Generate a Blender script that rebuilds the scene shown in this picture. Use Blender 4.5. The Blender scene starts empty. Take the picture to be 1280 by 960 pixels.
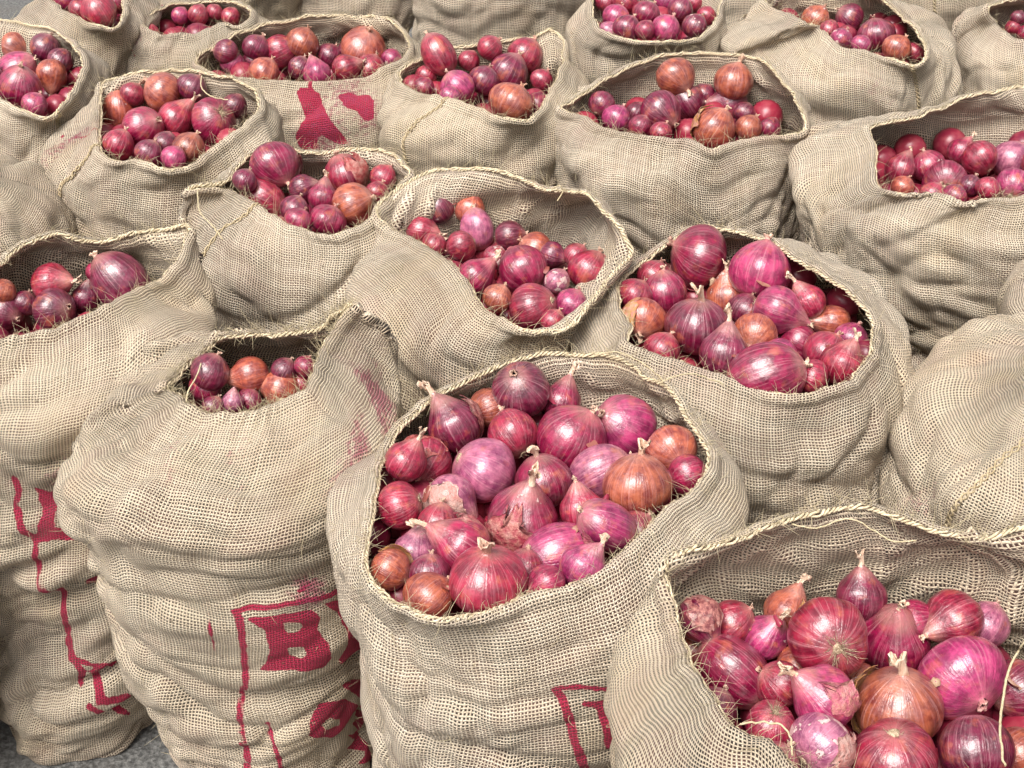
import bpy, math, random
import numpy as np
from mathutils import Vector, Matrix, Quaternion

# ------------------------------------------------------------------ camera, sky, sun, exposure
SC = bpy.context.scene
COL = SC.collection
CAM_H, PITCH, F = 1.72, math.radians(36), 1640.0
cam_data = bpy.data.cameras.new("camera")
cam = bpy.data.objects.new("camera", cam_data)
COL.objects.link(cam)
cam.location = (0, 0, CAM_H)
cam.rotation_euler = (math.pi / 2 - PITCH, 0, 0)
cam_data.sensor_width = 36
cam_data.lens = F / 1280 * 36
cam_data.clip_end = 400
SC.camera = cam

SUN_EL, SUN_AZ = math.radians(62), math.radians(215)     # azimuth clockwise from +Y
world = bpy.data.worlds.new("World")
SC.world = world
world.use_nodes = True
wn = world.node_tree
bg = wn.nodes["Background"]
sky = wn.nodes.new("ShaderNodeTexSky")
sky.sky_type = 'NISHITA'
sky.sun_disc = False
sky.sun_elevation = SUN_EL
sky.sun_rotation = SUN_AZ
sky.air_density = 1.0
sky.dust_density = 6.0
sky.ozone_density = 1.0
hs = wn.nodes.new("ShaderNodeHueSaturation")             # overcast: the blue greyed out
hs.inputs["Saturation"].default_value = 0.12
wn.links.new(sky.outputs[0], hs.inputs["Color"])
wn.links.new(hs.outputs[0], bg.inputs[0])
bg.inputs[1].default_value = 0.07
sun_data = bpy.data.lights.new("sun", 'SUN')
sun_data.energy = 1.5
sun_data.angle = math.radians(30)
sun_data.color = (1.0, 0.96, 0.90)
sun = bpy.data.objects.new("sun", sun_data)
COL.objects.link(sun)
sun.rotation_euler = (math.pi / 2 - SUN_EL, 0, math.pi - SUN_AZ)
SC.view_settings.view_transform = 'Standard'
SC.view_settings.look = 'None'
SC.view_settings.gamma = 1
SC.view_settings.exposure = 1.36
SC.cycles.max_bounces = 6

rnd = random.Random(7)
RNG = np.random.RandomState(5)

# ------------------------------------------------------------------ small helpers
FWD = np.array([0, math.cos(PITCH), -math.sin(PITCH)])
UP = np.array([0, math.sin(PITCH), math.cos(PITCH)])
RIGHT = np.array([1.0, 0, 0])
EYE = np.array([0, 0, CAM_H])


def ray(px, py):
    d = RIGHT * ((px - 640) / F) + UP * (-(py - 480) / F) + FWD
    return d


def on_height(px, py, z):
    d = ray(px, py)
    return EYE + d * ((z - CAM_H) / d[2])


def on_depth(px, py, y):
    d = ray(px, py)
    return EYE + d * (y / d[1])


def project(P):
    q = P - EYE
    w = q @ FWD
    return np.stack([640 + F * (q @ RIGHT) / w, 480 - F * (q @ UP) / w], -1)


def tag(o, label=None, cat=None, group=None, kind=None):
    if label: o['label'] = label
    if cat: o['category'] = cat
    if group: o['group'] = group
    if kind: o['kind'] = kind
    return o


def mesh_from(name, V, Fc, mat, smooth=True):
    me = bpy.data.meshes.new(name)
    V = np.asarray(V, dtype=np.float32)
    Fc = np.asarray(Fc, dtype=np.int32)
    k = Fc.shape[1]
    me.vertices.add(len(V)); me.vertices.foreach_set('co', V.ravel())
    me.loops.add(Fc.size); me.loops.foreach_set('vertex_index', Fc.ravel())
    me.polygons.add(len(Fc))
    me.polygons.foreach_set('loop_start', np.arange(0, Fc.size, k, dtype=np.int32))
    me.polygons.foreach_set('loop_total', np.full(len(Fc), k, dtype=np.int32))
    me.update(calc_edges=True)
    if smooth:
        me.polygons.foreach_set('use_smooth', np.ones(len(Fc), dtype=bool))
    if mat: me.materials.append(mat)
    return me


def obj(name, me, parent=None):
    o = bpy.data.objects.new(name, me)
    COL.objects.link(o)
    if parent: o.parent = parent
    return o


def empty(name, loc):
    o = bpy.data.objects.new(name, None)
    o.empty_display_size = 0.02
    COL.objects.link(o)
    o.location = loc
    return o


def gnoise(p, seed=0):
    """vectorised 3-D gradient noise, about -1..1"""
    p = np.asarray(p, dtype=np.float64)
    i0 = np.floor(p).astype(np.int64)
    f = p - i0
    u = f * f * f * (f * (f * 6 - 15) + 10)
    out = 0
    for dx in (0, 1):
        for dy in (0, 1):
            for dz in (0, 1):
                a = i0 + np.array([dx, dy, dz])
                h = (a[..., 0] * 374761393 + a[..., 1] * 668265263 + a[..., 2] * 1274126177 + seed * 974711) & 0xffffffff
                h = ((h ^ (h >> 13)) * 1103515245) & 0xffffffff
                h = (h ^ (h >> 16)) & 0xffffffff
                g = np.stack([(h & 1023), ((h >> 10) & 1023), ((h >> 20) & 1023)], -1) / 511.5 - 1
                d = f - np.array([dx, dy, dz])
                w = (u[..., 0] if dx else 1 - u[..., 0]) * (u[..., 1] if dy else 1 - u[..., 1]) * (u[..., 2] if dz else 1 - u[..., 2])
                out = out + w * (g * d).sum(-1)
    return out * 1.3


def tubes(paths, radii, sides=4):
    """joined thin tubes: paths = list of (n,3); radii = list of scalars or arrays"""
    Vs, Fs, base = [], [], 0
    for P, r in zip(paths, radii):
        P = np.asarray(P, float)
        n = len(P)
        T = np.gradient(P, axis=0)
        T /= np.linalg.norm(T, axis=1, keepdims=True) + 1e-12
        ref = np.array([0.31, 0.17, 0.93])
        A = np.cross(T, ref); A /= np.linalg.norm(A, axis=1, keepdims=True) + 1e-9
        B = np.cross(T, A)
        r = np.broadcast_to(np.asarray(r, float), (n,))
        ang = np.arange(sides) * 2 * math.pi / sides
        ring = P[:, None] + r[:, None, None] * (np.cos(ang)[None, :, None] * A[:, None] + np.sin(ang)[None, :, None] * B[:, None])
        Vs.append(ring.reshape(-1, 3))
        i = np.arange(n - 1)[:, None] * sides
        j = np.arange(sides)[None]
        j2 = (j + 1) % sides
        Fs.append(np.stack([i + j, i + j2, i + sides + j2, i + sides + j], -1).reshape(-1, 4) + base)
        base += n * sides
    return np.concatenate(Vs), np.concatenate(Fs)


# ------------------------------------------------------------------ node expression helper
class X:
    nt = None
    def __init__(s, v): s.v = v
    @staticmethod
    def m(op, *a, clamp=False):
        n = X.nt.nodes.new("ShaderNodeMath"); n.operation = op; n.use_clamp = clamp
        for k, q in enumerate(a):
            q = q.v if isinstance(q, X) else q
            if isinstance(q, (int, float)): n.inputs[k].default_value = q
            else: X.nt.links.new(q, n.inputs[k])
        return X(n.outputs[0])
    def __add__(s, o): return X.m('ADD', s, o)
    __radd__ = __add__
    def __sub__(s, o): return X.m('SUBTRACT', s, o)
    def __rsub__(s, o): return X.m('SUBTRACT', o, s)
    def __mul__(s, o): return X.m('MULTIPLY', s, o)
    __rmul__ = __mul__
    def __truediv__(s, o): return X.m('DIVIDE', s, o)


def ss(x, a, b):
    n = X.nt.nodes.new("ShaderNodeMapRange"); n.interpolation_type = 'SMOOTHSTEP'
    X.nt.links.new(x.v, n.inputs[0])
    n.inputs[1].default_value = a; n.inputs[2].default_value = b
    n.inputs[3].default_value = 0; n.inputs[4].default_value = 1
    return X(n.outputs[0])


def noise(vec, scale, detail=2.0, rough=0.5, dim='3D'):
    n = X.nt.nodes.new("ShaderNodeTexNoise"); n.noise_dimensions = dim
    if vec is not None: X.nt.links.new(vec, n.inputs['Vector'])
    n.inputs['Scale'].default_value = scale; n.inputs['Detail'].default_value = detail
    n.inputs['Roughness'].default_value = rough
    return n


def comb(x, y, z=0.0):
    n = X.nt.nodes.new("ShaderNodeCombineXYZ")
    for k, q in enumerate((x, y, z)):
        q = q.v if isinstance(q, X) else q
        if isinstance(q, (int, float)): n.inputs[k].default_value = q
        else: X.nt.links.new(q, n.inputs[k])
    return n.outputs[0]


def mixc(f, a, b, mode='MIX'):
    n = X.nt.nodes.new("ShaderNodeMix"); n.data_type = 'RGBA'; n.blend_type = mode
    def put(sock, q):
        q = q.v if isinstance(q, X) else q
        if isinstance(q, (int, float)): sock.default_value = q
        elif isinstance(q, tuple): sock.default_value = (*q, 1)
        else: X.nt.links.new(q, sock)
    put(n.inputs[0], f); put(n.inputs[6], a); put(n.inputs[7], b)
    return n.outputs[2]


def new_mat(name):
    m = bpy.data.materials.new(name); m.use_nodes = True
    X.nt = m.node_tree
    return m, m.node_tree, m.node_tree.nodes["Principled BSDF"]


def bump(height, dist, normal=None, strength=1.0):
    n = X.nt.nodes.new("ShaderNodeBump")
    n.inputs['Distance'].default_value = dist; n.inputs['Strength'].default_value = strength
    X.nt.links.new(height.v if isinstance(height, X) else height, n.inputs['Height'])
    if normal is not None: X.nt.links.new(normal, n.inputs['Normal'])
    return n.outputs[0]


# ------------------------------------------------------------------ materials
def burlap():
    m, nt, bs = new_mat("burlap")
    uv = nt.nodes.new("ShaderNodeUVMap"); uv.uv_map = "weave"
    oi = nt.nodes.new("ShaderNodeObjectInfo")
    sep = nt.nodes.new("ShaderNodeSeparateXYZ"); nt.links.new(uv.outputs[0], sep.inputs[0])
    u, v = X(sep.outputs[0]), X(sep.outputs[1])
    rndo = X(oi.outputs['Random'])
    seedv = comb(u + rndo * 37.0, v, rndo * 11.0)
    n1 = noise(seedv, 7.0, 2.0); s1 = nt.nodes.new("ShaderNodeSeparateColor"); nt.links.new(n1.outputs['Color'], s1.inputs[0])
    n2 = noise(seedv, 70.0, 2.0); s2 = nt.nodes.new("ShaderNodeSeparateColor"); nt.links.new(n2.outputs['Color'], s2.inputs[0])
    U = (u + (X(s1.outputs[0]) - 0.5) * 0.024 + (X(s2.outputs[0]) - 0.5) * 0.0017) * (1 / 0.0039)
    V = (v + (X(s1.outputs[1]) - 0.5) * 0.024 + (X(s2.outputs[1]) - 0.5) * 0.0017) * (1 / 0.0038)
    iu, iv = X.m('FLOOR', U), X.m('FLOOR', V)
    def wn1(i, k):
        w = nt.nodes.new("ShaderNodeTexWhiteNoise"); w.noise_dimensions = '2D'
        nt.links.new(comb(i, rndo * 91.0 + k), w.inputs['Vector']); return X(w.outputs['Value'])
    ru, rv = wn1(iu, 0.0), wn1(iv, 5.0)
    slu = X(noise(comb(iu * 3.7, V * 0.22, 1.3), 1.0, 2.0).outputs[0])
    slv = X(noise(comb(U * 0.22, iv * 3.7, 7.1), 1.0, 2.0).outputs[0])
    dens = X(noise(seedv, 5.0, 1.0).outputs[0])               # loose and tight areas of the cloth
    wu = 0.44 + ru * 0.12 + slu * 0.16 + (dens - 0.5) * 0.5
    wv = 0.47 + rv * 0.12 + slv * 0.18 + (dens - 0.5) * 0.5
    du = X.m('ABSOLUTE', X.m('FRACT', U) - 0.5) * 2.0 / wu
    dv = X.m('ABSOLUTE', X.m('FRACT', V) - 0.5) * 2.0 / wv
    pa = X.m('MAXIMUM', 1.0 - du * du, 0.0)
    pb = X.m('MAXIMUM', 1.0 - dv * dv, 0.0)
    s = X.m('SINE', U * math.pi) * X.m('SINE', V * math.pi)
    ha = pa * (0.66 + 0.34 * s)
    hb = pb * (0.66 - 0.34 * s)
    h = X.m('MAXIMUM', ha, hb)
    cover = ss(h, 0.08, 0.36)
    fib = X(noise(comb(U * 2.0, V * 2.0), 3.0, 3.0, 0.7).outputs[0])
    tone = X.m('ADD', ru * 0.5, rv * 0.5) * 0.38 + fib * 0.62
    thread = mixc(tone, (0.66, 0.50, 0.345), (0.98, 0.87, 0.70))
    # yellower, greyer and pinker areas
    big = X(noise(seedv, 4.5, 3.0, 0.6).outputs[0])
    thread = mixc(ss(big, 0.50, 0.72) * 0.45, thread, (0.70, 0.53, 0.31))
    big2 = X(noise(comb(u + 9.0, v + rndo * 53.0), 6.0, 3.0, 0.6).outputs[0])
    thread = mixc(ss(big2, 0.52, 0.75) * 0.30, thread, (0.52, 0.27, 0.24))
    thread = mixc(ss(rndo, 0.2, 1.0) * 0.30, thread, mixc(fib, (0.56, 0.41, 0.25), (0.90, 0.76, 0.54)))
    soil = ss(X(noise(comb(u + rndo * 17.0, v + 31.0), 3.2, 5.0, 0.65).outputs[0]), 0.52, 0.74)
    thread = mixc(soil * 0.35, thread, (0.33, 0.25, 0.17))
    # gaps are not open: onion skins and the shade inside the sack painted in
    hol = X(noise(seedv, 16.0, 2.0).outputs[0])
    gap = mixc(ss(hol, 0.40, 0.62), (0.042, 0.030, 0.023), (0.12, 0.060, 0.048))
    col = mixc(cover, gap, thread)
    # marker and paint
    at = nt.nodes.new("ShaderNodeAttribute"); at.attribute_name = "ink"
    ink = X(at.outputs['Fac'])
    edge = (fib - 0.5) * 0.004 + (X(s2.outputs[2]) - 0.5) * 0.006
    painted = (1.0 - ss(ink + edge, -0.0008, 0.0008))
    wear = ss(X(noise(seedv, 45.0, 4.0, 0.7).outputs[0]) + cover * 0.18, 0.32, 0.54)
    inkc = mixc(fib, (0.38, 0.002, 0.040), (0.60, 0.008, 0.085))
    col = mixc(painted * wear * (0.45 + cover * 0.55) * 0.97, col, inkc)
    at2 = nt.nodes.new("ShaderNodeAttribute"); at2.attribute_name = "smear"
    sm = X(at2.outputs['Fac'])
    spk = ss(X(noise(seedv, 120.0, 3.0, 0.7).outputs[0]) * 0.7 + big * 0.3 + sm * 0.32, 0.62, 0.80)
    col = mixc(spk * cover * X.m('MINIMUM', sm * 1.5, 1.0) * 0.8, col, (0.42, 0.05, 0.12))
    # dark specks
    vo = nt.nodes.new("ShaderNodeTexVoronoi"); vo.inputs['Scale'].default_value = 22.0
    nt.links.new(seedv, vo.inputs['Vector'])
    sp = (1.0 - ss(X(vo.outputs['Distance']), 0.03, 0.07)) * 0.6
    col = mixc(sp, col, (0.12, 0.085, 0.05))
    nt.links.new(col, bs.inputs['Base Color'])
    bs.inputs['Roughness'].default_value = 0.92
    bs.inputs['Specular IOR Level'].default_value = 0.15
    bs.inputs['Sheen Weight'].default_value = 0.12
    hh = h + fib * 0.25
    nb = bump(hh, 0.0024)
    nt.links.new(nb, bs.inputs['Normal'])
    tr = nt.nodes.new("ShaderNodeBsdfTranslucent"); nt.links.new(col, tr.inputs[0])
    ms = nt.nodes.new("ShaderNodeMixShader"); ms.inputs[0].default_value = 0.20
    nt.links.new(bs.outputs[0], ms.inputs[1]); nt.links.new(tr.outputs[0], ms.inputs[2])
    nt.links.new(ms.outputs[0], nt.nodes["Material Output"].inputs['Surface'])
    return m


def twine(name, a, b):
    m, nt, bs = new_mat(name)
    tc = nt.nodes.new("ShaderNodeTexCoord")
    n = noise(tc.outputs['Object'], 260.0, 4.0, 0.75)
    n2 = noise(tc.outputs['Object'], 14.0, 2.0)
    c = mixc(ss(X(n.outputs[0]), 0.3, 0.7), a, b)
    c = mixc(X(n2.outputs[0]) * 0.5, c, (0.50, 0.40, 0.22))
    nt.links.new(c, bs.inputs['Base Color'])
    bs.inputs['Roughness'].default_value = 0.9
    bs.inputs['Specular IOR Level'].default_value = 0.15
    nt.links.new(bump(n.outputs[0], 0.001), bs.inputs['Normal'])
    return m


def onion_skin(dull=False):
    m, nt, bs = new_mat("onion_skin_dull" if dull else "onion_skin")
    tc = nt.nodes.new("ShaderNodeTexCoord")
    oi = nt.nodes.new("ShaderNodeObjectInfo")
    r = X(oi.outputs['Random'])
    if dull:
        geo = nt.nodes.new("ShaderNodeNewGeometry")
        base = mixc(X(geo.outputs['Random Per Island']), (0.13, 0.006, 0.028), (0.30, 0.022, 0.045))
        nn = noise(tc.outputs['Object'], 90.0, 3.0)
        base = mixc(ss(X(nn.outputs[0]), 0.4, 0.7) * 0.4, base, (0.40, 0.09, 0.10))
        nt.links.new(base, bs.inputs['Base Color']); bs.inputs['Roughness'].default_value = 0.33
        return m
    sep = nt.nodes.new("ShaderNodeSeparateXYZ"); nt.links.new(tc.outputs['Object'], sep.inputs[0])
    x, y, z = (X(sep.outputs[k]) for k in range(3))
    rr = X.m('SQRT', x * x + y * y + 0.0004)
    cx, cy = x / rr, y / rr
    off = r * 40.0
    # meridian lines: noise that varies with angle and only slowly with height
    warp = X(noise(comb(x + off, y, z), 1.6, 2.0).outputs[0]) - 0.5
    def meridian(scale, zs, k, detail=2.0):
        return X(noise(comb(cx + warp * 0.05 + off + k, cy + warp * 0.05, z * zs), scale, detail, 0.6).outputs[0])
    m1 = meridian(8.0, 0.05, 0.0, 1.0)
    m2 = meridian(21.0, 0.03, 3.0, 1.0)
    m3 = meridian(4.0, 0.25, 6.0)
    lines = ss(m2, 0.54, 0.68)
    broad = ss(m1, 0.46, 0.72)
    pn = X(noise(comb(x + off, y + 4.0, z), 1.5, 3.0, 0.6).outputs[0])
    pn2 = X(noise(comb(x, y + off, z + 8.0), 2.6, 4.0, 0.65).outputs[0])
    ocol = oi.outputs['Color']
    flake = X(oi.outputs['Alpha'])
    dark = mixc(1.0, ocol, (0.42, 0.25, 0.42), 'MULTIPLY')
    c = mixc(ss(pn2, 0.36, 0.66), dark, ocol)
    c = mixc(ss(pn, 0.54, 0.72) * 0.55, c, (0.50, 0.13, 0.065))          # coppery outer skin
    pale = mixc(0.40, ocol, (0.80, 0.40, 0.46))
    c = mixc(broad * 0.20, c, pale)
    c = mixc(lines * 0.22, c, mixc(0.6, ocol, (0.90, 0.55, 0.55)))
    dk = ss(meridian(18.0, 0.06, 9.0, 2.0), 0.58, 0.70)
    c = mixc(dk * 0.35, c, mixc(1.0, ocol, (0.35, 0.2, 0.3), 'MULTIPLY'))
    # paler towards the two poles
    pole = ss(X.m('ABSOLUTE', z) - rr * 0.55, 0.35, 0.95)
    c = mixc(pole * (0.02 + 0.6 * m3), c, (0.62, 0.33, 0.26))
    # dry whitish papery patches with ragged edges
    fk = X(noise(comb(x - off, y + 2.0, z + off), 1.9, 6.0, 0.62).outputs[0])
    fl = ss(fk + flake * 0.22, 0.75, 0.765)
    fl2 = ss(fk + flake * 0.22, 0.73, 0.76) - fl
    c = mixc(fl * 0.75, c, mixc(broad, (0.66, 0.45, 0.42), (0.80, 0.66, 0.58)))
    c = mixc(X.m('MAXIMUM', fl2, 0.0) * 0.6, c, (0.16, 0.03, 0.04))
    # dust and soil freckles
    sp = ss(X(noise(comb(x + off, y, z + 3.0), 22.0, 3.0, 0.7).outputs[0]), 0.64, 0.74)
    c = mixc(sp * 0.35, c, (0.20, 0.10, 0.07))
    dust = ss(X(noise(comb(x, y, z + off), 2.2, 4.0, 0.7).outputs[0]), 0.50, 0.78)
    c = mixc(dust * 0.10, c, (0.62, 0.45, 0.44))
    nt.links.new(c, bs.inputs['Base Color'])
    ro = 0.24 + dust * 0.14 + fl * 0.3 + pn2 * 0.10
    nt.links.new(ro.v, bs.inputs['Roughness'])
    bs.inputs['Specular IOR Level'].default_value = 0.7
    bs.inputs['Coat Weight'].default_value = 0.5
    bs.inputs['Coat Roughness'].default_value = 0.23
    bs.inputs['Subsurface Weight'].default_value = 0.0
    wr = X(noise(comb(x * 1.0 + off, y, z * 0.6), 6.0, 4.0, 0.6).outputs[0])
    hgt = m2 * 0.14 + m1 * 0.16 + fl * 0.2 + wr * 0.5
    nt.links.new(bump(hgt, 0.0026), bs.inputs['Normal'])
    return m


def dry_paper(name, a, b, c2=None):
    m, nt, bs = new_mat(name)
    tc = nt.nodes.new("ShaderNodeTexCoord")
    oi = nt.nodes.new("ShaderNodeObjectInfo")
    sep = nt.nodes.new("ShaderNodeSeparateXYZ"); nt.links.new(tc.outputs['Object'], sep.inputs[0])
    x, y, z = (X(sep.outputs[k]) for k in range(3))
    n = noise(comb(x * 14.0, y * 14.0, z * 2.0 + X(oi.outputs['Random']) * 20.0), 1.0, 4.0, 0.65)
    t = ss(X(n.outputs[0]), 0.35, 0.65)
    c = mixc(t, a, b)
    if c2: c = mixc(ss(z, 0.75, 1.35), mixc(0.35, oi.outputs['Color'], a), c)
    nt.links.new(c, bs.inputs['Base Color'])
    bs.inputs['Roughness'].default_value = 0.65
    nt.links.new(bump(n.outputs[0], 0.003), bs.inputs['Normal'])
    return m


def loose_skin_mat():
    m, nt, bs = new_mat("loose_onion_skin")
    tc = nt.nodes.new("ShaderNodeTexCoord"); oi = nt.nodes.new("ShaderNodeObjectInfo")
    n = noise(tc.outputs['Object'], 5.0, 5.0, 0.65)
    n2 = noise(tc.outputs['Object'], 2.0, 2.0)
    c = mixc(ss(X(n.outputs[0]), 0.38, 0.66), oi.outputs['Color'], (0.50, 0.20, 0.17))
    c = mixc(ss(X(n2.outputs[0]), 0.5, 0.7) * 0.3, c, (0.72, 0.55, 0.46))
    nt.links.new(c, bs.inputs['Base Color'])
    bs.inputs['Roughness'].default_value = 0.4
    bs.inputs['Coat Weight'].default_value = 0.3
    nt.links.new(bump(n.outputs[0], 0.004), bs.inputs['Normal'])
    return m


def asphalt():
    m, nt, bs = new_mat("asphalt")
    tc = nt.nodes.new("ShaderNodeTexCoord")
    n = noise(tc.outputs['Object'], 110.0, 5.0, 0.7)
    n2 = noise(tc.outputs['Object'], 4.0, 4.0, 0.6)
    vo = nt.nodes.new("ShaderNodeTexVoronoi"); vo.inputs['Scale'].default_value = 130.0
    nt.links.new(tc.outputs['Object'], vo.inputs['Vector'])
    c = mixc(ss(X(n.outputs[0]), 0.35, 0.7), (0.055, 0.054, 0.052), (0.21, 0.205, 0.195))
    c = mixc(ss(X(n2.outputs[0]), 0.45, 0.7) * 0.5, c, (0.12, 0.105, 0.09))
    nt.links.new(c, bs.inputs['Base Color'])
    bs.inputs['Roughness'].default_value = 0.85
    nt.links.new(bump(X(n.outputs[0]) + X(vo.outputs['Distance']) * 0.6, 0.004), bs.inputs['Normal'])
    return m


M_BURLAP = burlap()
M_CORD = twine("jute_twine", (0.50, 0.39, 0.25), (0.88, 0.77, 0.58))
M_SEAM = twine("seam_twine", (0.30, 0.22, 0.13), (0.66, 0.54, 0.37))
M_FIBRE = twine("jute_fibre", (0.42, 0.34, 0.21), (0.66, 0.57, 0.40))
M_ONION = onion_skin()
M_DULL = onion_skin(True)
M_NECK = dry_paper("dry_neck", (0.60, 0.36, 0.24), (0.86, 0.68, 0.52), True)
M_ROOT = dry_paper("dry_root", (0.30, 0.20, 0.12), (0.62, 0.48, 0.33))
M_SKIN = loose_skin_mat()
M_ROAD = asphalt()
def scrap_mat():
    m, nt, bs = new_mat("papery_scrap")
    geo = nt.nodes.new("ShaderNodeNewGeometry")
    r = X(geo.outputs['Random Per Island'])
    c = mixc(ss(r, 0.3, 0.5), (0.26, 0.02, 0.05), mixc(ss(r, 0.55, 0.95), (0.22, 0.05, 0.04), (0.42, 0.29, 0.19)))
    nt.links.new(c, bs.inputs['Base Color']); bs.inputs['Roughness'].default_value = 0.5
    return m
M_SCRAP = scrap_mat()

# ------------------------------------------------------------------ ground
g = mesh_from("ground", [(-60, -20, 0), (60, -20, 0), (60, 120, 0), (-60, 120, 0)], [(0, 1, 2, 3)], M_ROAD, False)
tag(obj("ground", g), kind='structure')

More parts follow.
